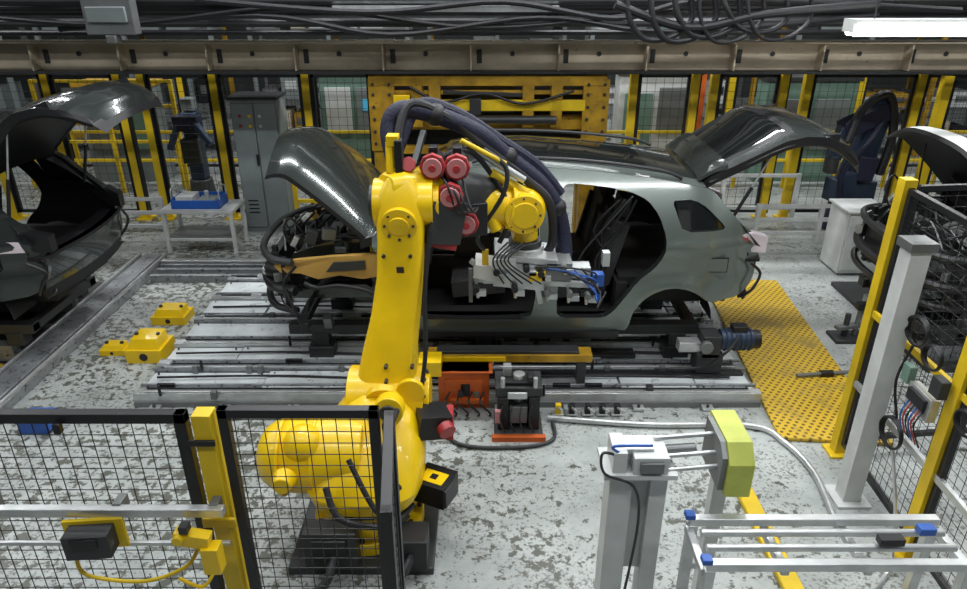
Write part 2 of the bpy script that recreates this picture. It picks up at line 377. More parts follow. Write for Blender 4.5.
        e.prism([(-.95, sg*.78, 1.06), (-.95, sg*.78, 1.28), (-1.30, sg*.80, 1.27), (-1.70, sg*.78, 1.22), (-1.92, sg*.70, 1.13), (-1.86, sg*.70, 1.06), (-1.66, sg*.78, 1.09), (-1.50, sg*.80, 1.04), (-1.30, sg*.80, 1.08), (-1.1, sg*.79, 1.04)], (0, sg*.05, 0), jm)
        e.prism([(-1.06, sg*.85, 1.14), (-1.06, sg*.85, 1.23), (-1.34, sg*.865, 1.22), (-1.42, sg*.865, 1.12)], (0, sg*.008, 0), DGR)
        e.beam((-.96, sg*.77, 1.38), (-.96, sg*.77, 1.10), .06, .04, DGR); e.box((-1.28, sg*.80, 1.31), (.10, .04, .05), DGR)
        e.tube([(-1.62, sg*.88, 1.02), (-1.50, sg*.90, .98), (-1.30, sg*.90, 1.0), (-1.05, sg*.90, .95), (-.92, sg*.90, .82), (-.86, sg*.90, .66)], .022, BLK, seg=8)
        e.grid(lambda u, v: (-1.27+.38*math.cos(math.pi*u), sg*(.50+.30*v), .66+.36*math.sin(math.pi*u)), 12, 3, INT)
        e.loft([[(-1.72-.30*t+.05*math.cos(a), sg*(.70-.16*t)+.10*math.cos(a)*(1-.3*t), 1.02+.10*math.sin(a)*(1-.2*t)) for a in [k*math.pi/6 for k in range(12)]] for t in (0, .4, .8, 1)], BLK)
        e.cyl((-2.0, sg*.58, 1.02), (-2.06, sg*.56, 1.02), .055, ALU)
        e.tube([(-1.7, sg*.8, 1.15), (-1.82, sg*.86, 1.0), (-1.75, sg*.9, .82), (-1.70, sg*.88, .62), (-1.66, sg*.86, .58)], .014, BLK, seg=6)
        e.tube([(-1.9, sg*.7, .95), (-1.84, sg*.84, .8), (-1.66, sg*.88, .7), (-1.6, sg*.88, .85)], .010, BLK, seg=6)
        e.box((-1.66, sg*.86, .56), (.07, .05, .10), BLK)
        e.tube([(-1.0, sg*.7, 1.42), (-1.2, sg*.72, 1.40), (-1.5, sg*.6, 1.42), (-1.8, sg*.5, 1.3)], .014, BLK, seg=6)
        e.tube([(-1.75, sg*.62, 1.25), (-1.80, sg*.70, 1.45), (-1.72, sg*.72, 1.58), (-1.62, sg*.66, 1.40)], .012, BLK, seg=6)
        e.box((-1.55, sg*.70, 1.40), (.10, .06, .14), DGR, (10, 20, 0)); e.box((-1.72, sg*.66, 1.34), (.05, .05, .10), ALU, (0, 30, 0))
        e.box((-1.40, sg*.68, 1.42), (.12, .08, .10), MGR, (0, 10, 20)); e.box((-1.15, sg*.66, 1.42), (.16, .10, .08), BLK); e.box((-1.88, sg*.74, 1.02), (.10, .05, .08), MGR, (0, 0, 30))
    for z, r in ((.72, .035), (.92, .05), (1.20, .035)):
        e.tube([(-1.72, -.84, z), (-1.95, -.72, z), (-2.10, -.40, z), (-2.14, 0, z), (-2.10, .40, z), (-1.95, .72, z), (-1.72, .84, z)], r, BLK if z < 1 else DGR, seg=8)
    e.bb(-2.02, -1.94, -.48, .48, .76, 1.16, DGR)
    for y in (-.75, -.45, 0, .45, .75): e.beam((-1.98 if abs(y) < .7 else -1.82, y, .70), (-1.98 if abs(y) < .7 else -1.82, y, 1.22), .05, .05, BLK)
    e.bb(-1.78, -1.15, -.42, .42, .78, 1.12, DGR)
    e.bb(-1.68, -1.25, -.35, .30, 1.12, 1.22, BLK)
    e.cyl((-1.6, -.45, 1.0), (-1.6, -.30, 1.0), .10, MGR); e.box((-1.2, .42, 1.15), (.25, .2, .2), BLK)
    e.box((-1.45, -.1, 1.26), (.12, .3, .05), ALU); e.box((-1.62, .3, 1.2), (.1, .1, .12), MGR)
    for k in range(9):
        x = -1.05-.10*k; e.tube([(x, -.55, 1.2), (x-.05, -.3, 1.34+.04*(k % 3)), (x-.1, 0, 1.24), (x, .3, 1.3)], .012, BLK if k % 2 else MGR, seg=6)
    e.done(.006)
    h = B('hood', E)
    a = R(41)
    def hf(u, v):
        q = v*2-1; s_ = 1.20*u-.16*q*q*u**3; w = .84-.06*u**3
        zc = .08*math.sin(math.pi*min(1, u*.9+.1))*(1-.6*q*q)-.13*abs(q)**4-.12*(max(0, u-.80)/.2)**2
        return (-.92-s_*math.cos(a)+zc*math.sin(a), q*w, 1.49+s_*math.sin(a)+zc*math.cos(a))
    h.grid(hf, 20, 24, hood_m, (-.018, 0, -.035), INT)
    for sg in (-1, 1): h.beam((-.95, sg*.66, 1.44), (-1.15, sg*.66, 1.60), .03, .04, DGR)
    h.tube([(-1.5, .6, 1.30), (-1.55, .6, 1.95)], .01, BLK, seg=6)
    h.done(ang=30)
    T = empty('tailgate', (1.92, 0, 1.90)); T.parent = E; T.rotation_euler = (0, -tail_lift, 0)
    t = B('tailgate_panel', T)
    TP = PAINTD
    prof = [(0, 0.02, .60), (.10, .09, .64), (.24, .16, .68), (.48, .27, .71), (.70, .37, .74), (.86, .40, .76), (1.06, .38, .76), (1.26, .28, .72), (1.38, .16, .66), (1.42, .06, .60)]
    def pf(u):
        k = u*(len(prof)-1); i = min(int(k), len(prof)-2); f = k-i
        return [prof[i][n]*(1-f)+prof[i+1][n]*f for n in range(3)]
    def tf(u, v):
        x, z, w = pf(u); q = v*2-1
        return (x-.05*q*q*u, q*w, z-.05*abs(q)**3-.01)
    t.grid(tf, 27, 22, lambda u, v: (GLS if (.17 < u < .49 and .12 < v < .88) else (BLK if (.14 < u < .52 and .08 < v < .92) else TP)), (.02, 0, -.07), BLK)
    t.grid(lambda u, v: (-.02+.24*u, (v*2-1)*(.62+.04*u), .05+.11*u+.015*math.sin(math.pi*u)-.03*abs(v*2-1)**4), 6, 14, TP, (0, 0, -.035), PAINTD)
    for sg in (-1, 1):
        t.tube([tuple(Vector(tf(u, .02 if sg < 0 else .98))+Vector((0, 0, -.06))) for u in (.1, .3, .5, .7, .9)], .03, BLK, seg=8)
        p = Vector(tf(.66, .04 if sg < 0 else .96)); t.box(p+Vector((0, sg*.005, -.03)), (.22, .05, .06), BLK)
    t.done(ang=32)
    st = B('gas_struts', E)
    for sg in (-1, 1):
        tip = Matrix.Rotation(-tail_lift, 4, 'Y') @ Vector((.62, sg*.66, .22)); tip += Vector((1.92, 0, 1.90))
        basep = Vector((2.22, sg*.66, 1.52)); mid = basep.lerp(tip, .5)
        st.cyl(basep, mid, .016, BLK, seg=10); st.cyl(mid, tip, .009, ALU, seg=10)
    st.done()
    k = B('carrier_skid', E)
    for sg in (-1, 1):
        k.beam((-1.9, sg*.55, .40), (2.1, sg*.55, .40), .12, .10, DGR)
        for x in (-1.5, -.6, .6, 1.2): k.beam((x, sg*.60, .44), (x, sg*.66, .575), .08, .08, MGR)
        for x in (-1.6, 0, 1.9): k.bb(x-.08, x+.08, sg*.55-.07, sg*.55+.07, .225, .36, DGR)
        k.bb(-.75, 1.25, sg*.82-.05, sg*.82+.05, .44, .535, BLK)
    for x in (-1.8, -.6, .6, 2.05): k.beam((x, -.6, .40), (x, .6, .40), .10, .08, DGR)
    k.done(.005)
    return E
build_car('car', 0, R(5), True)
build_car('car.001', -6.50, R(20), False, PAINTK, PAINTD)
build_car('car.002', 6.15, 0.0, False, WHT, PAINTD)

# ------------------------------------------------------------------ conveyor decks
def deck(name, x0, x1):
    b = B(name)
    b.bb(x0, x1, 5.3, 8.0, 0, .06, MGR)
    ys = [5.36, 5.80, 6.28, 6.82, 7.36, 7.9]
    for i, y in enumerate(ys):
        b.beam((x0, y, .095), (x1, y, .095), .09, .09, ALU if i % 2 == 0 else STEEL)
        b.beam((x0+.1, y-.03, .148), (x1-.1, y-.03, .148), .018, .014, ALU); b.beam((x0+.1, y+.03, .148), (x1-.1, y+.03, .148), .014, .014, BLK)
        b.beam((x0, y+.12, .125), (x1, y+.12, .125), .02, .03, STEEL)
    for x in (-1.6, 0, 1.9):
        for y in (CY-.55, CY+.55): b.bb(x-.12, x+.12, y-.10, y+.10, .06, .222, DGR)
    for i in range(len(ys)-1):
        x = x0+.02
        while x < x1-.2:
            w = random.choice((.7, 1.1, 1.5)); e = min(x+w, x1-.02)
            b.bb(x, e-.015, ys[i]+.06, ys[i+1]-.06, .05, random.choice((.10, .11, .12)), PANEL if (x < -.6 or random.random() < .6) else random.choice((PANEL2, STEEL, PANEL2)))
            for xx in (x+.05, e-.07):
                for yy in (ys[i]+.10, ys[i+1]-.10): b.cyl((xx, yy, .1), (xx, yy, .128), .010, DGR, seg=6)
            x = e
    for k in range(int((x1-x0)*16)):
        x = random.uniform(x0+.1, x1-.1); y = random.choice(ys)
        c = random.random()
        if c < .3: b.box((x, y-.06, .14), (.05, .05, .08), MGR)
        elif c < .5: b.cyl((x, y-.05, .12), (x, y-.05, .23), .014, BLK, seg=8)
        elif c < .7: b.box((x, y, .17), (.12, .07, .035), ALU)
        elif c < .85: b.box((x, y+.07, .15), (.16, .03, .05), BLK)
        elif c < .93: b.box((x, y, .17), (.06, .06, .05), DGR)
        else: b.cyl((x, y, .17), (x+.2, y, .17), .025, ALU, seg=10)
    for y in (5.60, 6.05, 7.1): b.tube([(x0+.1, y, .135), (x0+1.2, y+.03, .135), (x0+2.4, y-.02, .135), (x1-1.5, y+.03, .135), (x1-.2, y, .135)], .012, BLK, seg=6)
    x = x0+.2
    while x < x1: b.box((x, 5.27, .02), (.10, .08, .03), ALU); b.cyl((x, 5.26, .03), (x, 5.26, .06), .015, DGR, seg=6); x += .62
    b.bb(-.6, x1-.05, 5.66, 5.74, .1, .135, BLK); b.bb(-.5, 1.5, 6.0, 6.15, .1, .14, DGR)
    b.done(.004)
deck('conveyor_deck', -3.15, 2.50)
b = B('conveyor_deck.001'); b.bb(-12, -4.66, 6.05, 8.0, 0, .05, DGR)
for y in (6.1, 7.2): b.bb(-12, -4.66, y-.06, y+.06, .05, .222, STEEL)
b.done()
b = B('conveyor_deck.002'); b.bb(4.35, 12, 5.9, 8.0, 0, .05, DGR)
for y in (6.1, 7.2): b.bb(4.35, 12, y-.06, y+.06, .05, .222, STEEL)
b.done()

b = B('conveyor_drive_motor')
my = 5.75; hz = .46
b.cyl((2.20, my, hz), (2.50, my, hz), .10, MBLU); b.cyl((2.50, my, hz), (2.57, my, hz), .09, BLK)
for k in range(6): b.cyl((2.24+.045*k, my, hz), (2.25+.045*k, my, hz), .112, MBLU)
b.box((2.11, my, hz-.04), (.17, .20, .22), DGR); b.box((2.11, my, .25), (.24, .2, .2), DGR); b.cyl((2.05, my-.15, hz-.02), (2.05, my-.1, hz-.02), .06, MGR); b.box((1.92, my, hz-.06), (.2, .12, .1), ALU)
b.box((2.37, my, hz+.12), (.14, .1, .06), BLK)
b.tube([(2.35, my-.1, .55), (2.2, my-.2, .42), (2.0, my-.15, .24), (1.6, my-.1, .2)], .012, BLK)
b.done(.006)

b = B('lift_unit')
b.bb(-.50, .98, 5.46, 5.62, .38, .45, YELD); b.bb(-.42, .86, 5.48, 5.60, .45, .48, DGR); b.bb(-.45, .20, 5.445, 5.46, .395, .44, YEL); b.bb(.85, .93, 5.48, 5.58, .14, .38, DGR)
b.bb(-.40, .05, 5.30, 5.60, .0, .38, ORG); b.bb(-.34, -.01, 5.285, 5.30, .05, .30, ORG)
b.bb(-.42, .08, 5.28, 5.62, .365, .38, ORG); b.bb(-.30, .0, 5.24, 5.30, .08, .12, ORG); b.bb(-.2, -.12, 5.275, 5.29, .14, .26, BLK)
b.box((-.47, 5.36, .42), (.2, .2, .14), YEL); b.cyl((-.49, 5.3, .1), (-.49, 5.3, .36), .03, ALU)
for x in (-.3, -.2, -.1, 0): b.tube([(x, 5.28, .18), (x-.03, 5.17, .14), (x+.06, 5.14, .05), (x+.05, 5.14, .02)], .01, BLK, seg=6)
b.cyl((-.2, 5.25, .2), (-.2, 5.2, .2), .03, BLK); b.box((-.34, 5.2, .05), (.12, .06, .09), ALU)
b.done(.005)
b = B('positioning_unit')
b.bb(.09, .50, 4.84, 5.19, 0, .05, DGR); b.bb(.07, .52, 4.79, 4.84, .0, .05, ORG)
b.bb(.12, .21, 4.9, 5.16, .05, .36, BLK); b.bb(.38, .47, 4.9, 5.16, .05, .36, BLK)
b.bb(.10, .49, 4.92, 5.2, .36, .45, DGR); b.bb(.22, .37, 4.92, 5.14, .1, .26, MGR)
b.cyl((.30, 5.04, .26), (.30, 5.04, .52), .05, ALU); b.bb(.16, .43, 4.96, 5.14, .45, .48, BLK); b.box((.2, 5.1, .52), (.07, .07, .1), ALU); b.box((.4, 5.0, .51), (.06, .1, .05), BLK)
for x in (.16, .43): b.cyl((x, 4.94, .44), (x, 4.94, .54), .02, ALU, seg=10)
for k in range(4): b.tube([(.16+.08*k, 4.89, .3), (.14+.08*k, 4.82, .2), (.18+.08*k, 4.83, .07)], .008, BLK, seg=6)
b.box((.28, 4.885, .4), (.16, .02, .06), ALU); b.box((.12, 4.88, .2), (.05, .04, .12), PINK)
b.done(.005)
b = B('floor_pipe')
b.tube([(.56, 5.10, .03), (1.4, 5.0, .03), (2.3, 4.98, .03), (2.5, 4.75, .03), (2.58, 4.35, .03), (2.5, 3.8, .03)], .025, ALU)
b.tube([(-.45, 5.12, .02), (-.2, 4.74, .02), (.3, 4.70, .02), (.58, 4.8, .02), (.6, 5.05, .02)], .016, DGR)
b.done()
b = B('sensor_bracket')
for x in (.66, .78, .92, 1.05, 1.18):
    b.box((x, 5.18, .06), (.05, .05, .12), BLK if random.random() < .6 else YEL); b.box((x, 5.19, .02), (.1, .08, .02), ALU); b.cyl((x, 5.15, .1), (x+.02, 5.08, .12), .012, ALU, seg=8)
b.done(.003)

# ------------------------------------------------------------------ floor rails
b = B('floor_rail')
b.bb(-4.62, -4.25, 4.0, 8.75, 0, .10, STEEL); b.bb(-4.55, -4.32, 4.0, 8.75, .10, .125, STEEL); b.bb(-4.62, -4.59, 4.0, 8.75, .1, .14, ALU); b.bb(-4.28, -4.25, 4.0, 8.75, .1, .14, ALU)
b.done(.01)
b = B('floor_rail.001'); b.bb(-4.24, 2.5, 8.45, 8.65, 0, .09, STEEL); b.bb(-4.24, 2.5, 8.5, 8.6, .09, .12, ALU); b.done(.01)
b = B('floor_rail.002')
for y in (8.1, 8.3): b.bb(-4.2, 2.4, y-.03, y+.03, 0, .10, STEEL)
b.done(.006)
def matobj(name, c, d, rz):
    b = B(name); b.box((c[0], c[1], .02), (d[0], d[1], .035), GRATE, (0, 0, rz)); b.done(.008)
matobj('perforated_floor_mat', (3.09, 6.44), (.92, 3.35), -5)
b = B('perforated_floor_mat.001'); b.bb(-6.6, -4.68, 4.4, 6.0, 0, .05, GRATE); b.done(.008)
b = B('cable_conduit'); b.cyl((3.0, 5.75, .065), (3.6, 5.82, .065), .018, MGR, seg=10); b.box((3.3, 5.785, .06), (.12, .06, .05), BLK); b.done()

def block(name, x, y, w, d, h, z=0):
    b = B(name)
    b.bb(x-w/2, x+w/2, y-d/2, y+d/2, z, z+h*.6, YEL)
    b.prism([(x-w*.42, y-d*.42, z+h*.6), (x+w*.42, y-d*.42, z+h*.6), (x+w*.36, y-d*.3, z+h), (x-w*.36, y-d*.3, z+h)], (0, d*.7, 0), YEL)
    b.cyl((x, y-d*.52, z+h*.3), (x, y-d*.5, z+h*.3), h*.18, BLK, seg=10)
    for s in (-1, 1): b.cyl((x+s*w*.3, y, z+h), (x+s*w*.3, y, z+h+.02), .02, DGR, seg=8)
    b.done(.01)
block('floor_stop_block', -3.40, 6.25, .36, .34, .24)
block('floor_stop_block.001', -3.50, 7.05, .38, .28, .16)
block('floor_stop_block.002', -3.80, 6.32, .26, .18, .10)
b = B('blue_bin'); bx = -3.95
b.bb(bx, bx+.25, 4.9, 5.1, 0, .02, BLU)
for s in ((bx, bx+.02, 4.9, 5.1), (bx+.23, bx+.25, 4.9, 5.1), (bx, bx+.25, 4.9, 4.92), (bx, bx+.25, 5.08, 5.1)): b.bb(*s, 0, .14, BLU)
b.bb(bx-.01, bx+.26, 4.89, 4.9, .11, .14, BLU); b.done(.004)

# ------------------------------------------------------------------ robot
E = empty('industrial_robot_arm', (0, 0, 0))
b = B('base', E)
b.box((-.80, 3.85, .03), (.95, .95, .06), DGR)
b.cyl((-.80, 3.85, .06), (-.80, 3.85, .16), .38, YEL, seg=32); b.cyl((-.80, 3.85, .16), (-.80, 3.85, .34), .32, YEL, r2=.30, seg=32)
b.cyl((-.80, 3.85, .34), (-.80, 3.85, .38), .35, DGR, seg=32)
for k in range(12):
    a = k*math.pi/6; b.cyl((-.80+.35*math.cos(a), 3.85+.35*math.sin(a), .16), (-.80+.35*math.cos(a), 3.85+.35*math.sin(a), .19), .02, DGR, seg=6)
b.box((-.45, 3.45, .18), (.18, .2, .24), BLK); b.box((-.98, 3.42, .22), (.34, .14, .30), DGR); b.box((-.98, 3.34, .24), (.22, .03, .18), BLK)
b.tube([(-.45, 3.4, .2), (-.52, 3.25, .12), (-.7, 3.15, .03), (-1.1, 3.1, .03)], .03, BLKR)
b.tube([(-.95, 3.36, .2), (-1.0, 3.2, .1), (-1.2, 3.15, .03), (-1.7, 3.2, .03)], .03, BLKR)
b.done(.008)
b = B('turret', E)
def ring(c, rx, ry, n=24, e=3.0):
    o = []
    for k in range(n):
        a = 2*math.pi*k/n; cs, sn = math.cos(a), math.sin(a)
        o.append((c[0]+rx*math.copysign(abs(cs)**(2/e), cs), c[1]+ry*math.copysign(abs(sn)**(2/e), sn), c[2]))
    return o
b.loft([ring((-.80, 3.85, .38), .36, .36), ring((-.80, 3.86, .48), .40, .38), ring((-.78, 3.95, .62), .38, .38), ring((-.74, 4.08, .78), .30, .32), ring((-.72, 4.15, .90), .20, .24), ring((-.72, 4.16, .94), .12, .16)], YEL)
prof = [(-1.52, .03), (-1.51, .12), (-1.47, .19), (-1.40, .235), (-1.28, .255), (-1.10, .27), (-.95, .27), (-.80, .25)]
b.loft([[(x, 3.86+r*math.cos(a), .60+r*math.sin(a)) for a in [2*math.pi*k/28 for k in range(28)]] for x, r in prof], YEL)
for x in (-1.34, -1.12): b.cyl((x-.012, 3.86, .60), (x+.012, 3.86, .60), .278, YEL, seg=28)
b.sph((-1.18, 3.74, .78), .13, YEL); b.cyl((-1.28, 3.6, .62), (-1.28, 3.5, .62), .08, YEL, r2=.06)
for k in range(8):
    a = k*math.pi/4; b.cyl((-1.505+.0, 3.86+.10*math.cos(a), .60+.10*math.sin(a)), (-1.53, 3.86+.10*math.cos(a), .60+.10*math.sin(a)), .014, DGR, seg=6)
b.cyl((-.95, 4.25, .80), (-.42, 4.25, .80), .235, YEL, seg=32)
b.cyl((-.42, 4.25, .80), (-.38, 4.25, .80), .17, YEL, seg=32)
for k in range(10):
    a = k*math.pi/5; b.cyl((-.42, 4.25+.20*math.cos(a), .80+.20*math.sin(a)), (-.40, 4.25+.20*math.cos(a), .80+.20*math.sin(a)), .016, DGR, seg=6)
b.cyl((-.62, 3.92, .96), (-.62, 3.80, .98), .10, YEL); b.cyl((-.62, 3.80, .98), (-.62, 3.78, .98), .06, DGR)
b.done(.01)
b = B('shoulder_motor', E)
b.box((-.36, 4.02, .76), (.22, .20, .18), BLK, (0, 10, 20)); b.cyl((-.27, 3.96, .76), (-.24, 3.91, .74), .06, RED); b.box((-.235, 4.06, .72), (.05, .14, .20), RED); b.box((-.36, 3.92, .80), (.10, .012, .05), FILM, (0, 10, 20))
b.box((-.33, 3.80, .38), (.24, .22, .17), BLK, (0, 0, -25)); b.box((-.335, 3.785, .468), (.17, .12, .006), YEL, (0, 0, -25)); b.box((-.335, 3.785, .473), (.05, .05, .004), BLK, (0, 0, -25))
b.box((-.23, 3.74, .38), (.04, .18, .14), DGR, (0, 0, -25))
b.tube([(-.4, 3.85, .4), (-.52, 3.62, .5), (-.62, 3.5, .75), (-.60, 3.6, .95), (-.55, 3.9, 1.0)], .022, BLKR)
b.tube([(-.48, 3.7, .3), (-.62, 3.45, .35), (-.90, 3.40, .45), (-1.0, 3.5, .62)], .022, BLKR)
b.tube([(-.52, 3.7, .2), (-.58, 3.42, .4), (-.70, 3.42, .55), (-.85, 3.55, .8)], .018, BLKR)
b.done(.012)
b = B('lower_arm', E)
sec = [((-.66, 4.20, .66), .17, .12), ((-.67, 4.21, .78), .22, .17), ((-.68, 4.27, .96), .215, .16), ((-.655, 4.33, 1.18), .190, .14), ((-.61, 4.40, 1.42), .170, .135), ((-.575, 4.46, 1.68), .158, .13), ((-.56, 4.51, 1.92), .16, .135), ((-.56, 4.56, 2.10), .165, .15), ((-.56, 4.58, 2.24), .15, .14), ((-.55, 4.59, 2.34), .09, .09)]
b.loft([ring(c, rx, ry, 28, 4.5) for c, rx, ry in sec], YEL)
b.cyl((-.56, 4.42, 2.06), (-.56, 4.38, 2.055), .12, YEL, seg=28); b.cyl((-.56, 4.385, 2.055), (-.56, 4.365, 2.05), .07, YEL, seg=24)
for k in range(8):
    a = k*math.pi/4; b.cyl((-.56+.095*math.cos(a), 4.39, 2.055+.095*math.sin(a)), (-.56+.095*math.cos(a), 4.37, 2.055+.095*math.sin(a)), .011, DGR, seg=6)
b.cyl((-.74, 4.60, 2.15), (-.34, 4.60, 2.15), .165, YEL, seg=28)
b.cyl((-.34, 4.60, 2.15), (-.30, 4.60, 2.15), .12, YEL, seg=28); b.cyl((-.77, 4.60, 2.15), (-.74, 4.60, 2.15), .12, DGR, seg=28)
b.cyl((-.50, 4.08, .97), (-.50, 4.04, .97), .10, YEL, seg=24)
b.cyl((-.68, 4.10, .92), (-.68, 4.05, .90), .13, YEL, seg=28); b.cyl((-.68, 4.06, .90), (-.68, 4.03, .895), .06, DGR, seg=20)
b.tube([(-.44, 4.12, .9), (-.40, 4.2, 1.2), (-.40, 4.33, 1.6), (-.36, 4.45, 2.0)], .016, BLKR)
for z, y in ((1.02, 4.10), (1.12, 4.13), (1.85, 4.355)):
    for x in (-.70, -.52): b.cyl((x+.03, y+.04, z), (x+.03, y-.005, z), .014, DGR, seg=8)
b.box((-.56, 4.336, 1.76), (.05, .006, .05), BLK, (12, 0, 0))
b.done(.008, 30)
b = B('forearm', E)
def ringd(c, d, r1, r2, n=20, e=3.5):
    d = Vector(d).normalized(); x = Vector((0, 0, 1)).cross(d).normalized(); y = d.cross(x); c = Vector(c); o = []
    for k in range(n):
        a = 2*math.pi*k/n; cs, sn = math.cos(a), math.sin(a)
        o.append(c+x*r1*math.copysign(abs(cs)**(2/e), cs)+y*r2*math.copysign(abs(sn)**(2/e), sn))
    return o
fd = Vector((.62, .52, -.16))
P0 = Vector((-.60, 4.58, 2.22))
b.loft([ringd(P0+fd*t, fd, r1, r2) for t, r1, r2 in ((-.1, .10, .12), (0, .14, .16), (.3, .16, .18), (.6, .14, .15))], YEL)
b.loft([ringd(P0+fd*t, fd, r1, r2) for t, r1, r2 in ((.35, .18, .18), (.62, .18, .18), (.95, .14, .14), (1.1, .11, .11))], DGR)
b.box((-.30, 4.62, 2.02), (.26, .22, .30), DGR, (0, 12, 30)); b.box((-.10, 4.78, 1.98), (.22, .16, .24), BLK, (0, 0, 20)); b.box((-.34, 4.52, 2.10), (.12, .02, .12), BLK, (0, 0, 10)); b.box((-.30, 4.60, 1.86), (.22, .10, .06), RED, (0, 14, 10))
b.cyl((-.62, 4.58, 2.36), (-.62, 4.62, 2.56), .03, YEL, seg=10); b.box((-.60, 4.63, 2.57), (.08, .10, .07), YEL)
b.box((-.56, 4.60, 2.46), (.05, .10, .24), BLK)
for (x, y, z, r) in ((-.34, 4.62, 2.40, .085), (-.18, 4.66, 2.385, .088), (-.225, 4.58, 2.21, .088), (-.12, 4.68, 1.98, .085)):
    b.cyl((x, y+.26, z-.03), (x, y, z), r*.9, BLK); b.cyl((x, y, z), (x, y-.05, z), r*1.05, RED, seg=8); b.cyl((x, y-.05, z), (x, y-.075, z), r*.76, PINK)
    b.cyl((x, y-.075, z), (x, y-.085, z), r*.3, RED); b.box((x, y+.1, z+r), (.06, .1, .05), BLK)
    for k in range(4): b.cyl((x+r*.85*math.cos(.8+k*1.571), y-.05, z+r*.85*math.sin(.8+k*1.571)), (x+r*.85*math.cos(.8+k*1.571), y-.06, z+r*.85*math.sin(.8+k*1.571)), .008, DGR, seg=6)
b.cyl((-.50, 4.62, 2.40), (-.50, 4.58, 2.42), .05, RED); b.box((-.55, 4.64, 2.28), (.06, .06, .16), RED)
for k in range(4): b.tube([(-.30+.05*k, 4.66, 2.32), (-.24+.05*k, 4.50, 2.30-.05*k), (-.18+.04*k, 4.54, 2.10), (-.10+.02*k, 4.7, 2.08)], .009, BLKR, seg=6)
b.done(.008)
b = B('wrist', E)
w0 = Vector((.02, 5.06, 2.00)); wd = Vector((.78, .25, -.22)).normalized()
b.cyl(w0-wd*.08, w0+wd*.14, .16, YEL, seg=28); b.cyl(w0+wd*.14, w0+wd*.17, .20, YEL, seg=28); b.cyl(w0+wd*.17, w0+wd*.36, .19, YEL, r2=.16, seg=28)
b.cyl(w0+wd*.36, w0+wd*.39, .14, DGR, seg=28); b.sph(w0+wd*.30, .185, YEL)
wc = w0+wd*.30
b.cyl(wc+Vector((0, -.12, .02)), wc+Vector((.01, -.21, .02)), .15, YEL, seg=28); b.cyl(wc+Vector((.01, -.21, .02)), wc+Vector((.01, -.23, .02)), .10, YEL, seg=28)
for k in range(8):
    a = k*math.pi/4; b.cyl(wc+Vector((.126*math.cos(a), -.20, .02+.126*math.sin(a))), wc+Vector((.126*math.cos(a), -.222, .02+.126*math.sin(a))), .010, DGR, seg=6)
b.cyl((-.02, 4.98, 2.06), (.10, 4.96, 1.82), .05, YEL, seg=12); b.cyl((.05, 5.0, 2.25), (.35, 5.1, 2.05), .035, YELP, seg=12)
b.cyl(wc, wc+Vector((.03, .0, -.24)), .12, YEL, r2=.10); b.cyl(wc+Vector((.03, 0, -.24)), wc+Vector((.03, 0, -.29)), .13, DGR)
b.cyl(wc+Vector((.03, 0, -.29)), wc+Vector((.03, 0, -.33)), .15, ALU)
b.done(.006)
b = B('gripper_tool', E)
g = wc+Vector((.03, -.02, -.34)); K = 1.42
def G(x, y, z): return g+Vector((x*K, y*K, z*K))
def gb(p, d, m, rot=(0, 0, 0)): b.box(G(*p), tuple(q*K for q in d), m, rot)
gb((0, 0, 0), (.34, .26, .035), ALU, (0, 6, 0)); gb((-.02, -.10, -.10), (.30, .03, .15), ALU, (0, 6, 0)); gb((-.20, -.04, -.08), (.16, .18, .08), WHT, (0, 10, 0))
gb((.18, -.05, -.07), (.14, .16, .10), MGR); gb((.30, -.02, -.10), (.12, .10, .06), ALU); gb((.02, .05, -.18), (.5, .06, .05), ALU); gb((-.12, -.12, -.02), (.12, .05, .06), WHT, (0, 0, 8))
b.beam(G(-.30, -.06, -.03), G(-.10, -.04, -.18), .04, .04, ALU); b.beam(G(-.28, -.10, -.12), G(.40, -.10, -.16), .035, .045, ALU)
b.beam(G(-.30, -.10, -.06), G(-.30, -.10, -.26), .03, .03, MGR); b.beam(G(.05, -.08, -.1), G(.09, -.08, -.28), .04, .03, ALU)
b.beam(G(-.22, -.1, .05), G(-.22, -.1, -.14), .05, .03, YEL); gb((.06, -.135, -.09), (.09, .03, .05), YEL)
for dx_, dz in ((-.16, -.06), (-.06, -.16), (.08, -.07), (.12, -.18), (.24, -.19), (.34, -.20), (-.27, -.16), (0, -.04), (.2, -.03)):
    b.cyl(G(dx_, -.12, dz), G(dx_, -.17, dz), .026, BLK if dx_ < .1 else MGR, seg=12); gb((dx_+.03, -.13, dz-.03), (.05, .04, .03), ALU)
    b.cyl(G(dx_, -.05, dz), G(dx_+.01, -.05, dz-.10), .013, ALU, seg=8)
for k in range(6):
    b.tube([G(.05+.05*k, -.12, -.05), G(.20+.04*k, -.18, -.02-.03*k), G(.38, -.14-.02*k, -.08-.03*k), G(.30+.03*k, -.08, -.21)], .008, BLU if k in (1, 3, 4) else BLK, seg=6)
gb((.40, -.08, -.13), (.06, .06, .07), BLU); gb((.34, -.10, -.20), (.07, .05, .04), BLK); gb((.44, -.05, -.02), (.04, .05, .08), ALU)
for k in range(5):
    b.tube([G(-.1+.03*k, -.12, .10), G(-.18+.02*k, -.19, .02), G(-.12+.05*k, -.17, -.12)], .007, BLKR, seg=6)
b.done(.004)
b = B('dress_pack_hose', E)
b.tube([(-.56, 4.75, 2.20), (-.66, 4.92, 2.55), (-.58, 4.97, 2.70), (-.34, 5.03, 2.66), (-.05, 5.10, 2.52), (.18, 5.18, 2.32), (.42, 5.22, 2.12), (.57, 5.25, 1.90), (.63, 5.25, 1.68), (.64, 5.20, 1.50), (.56, 5.12, 1.40)], .065, NAVY, seg=14)
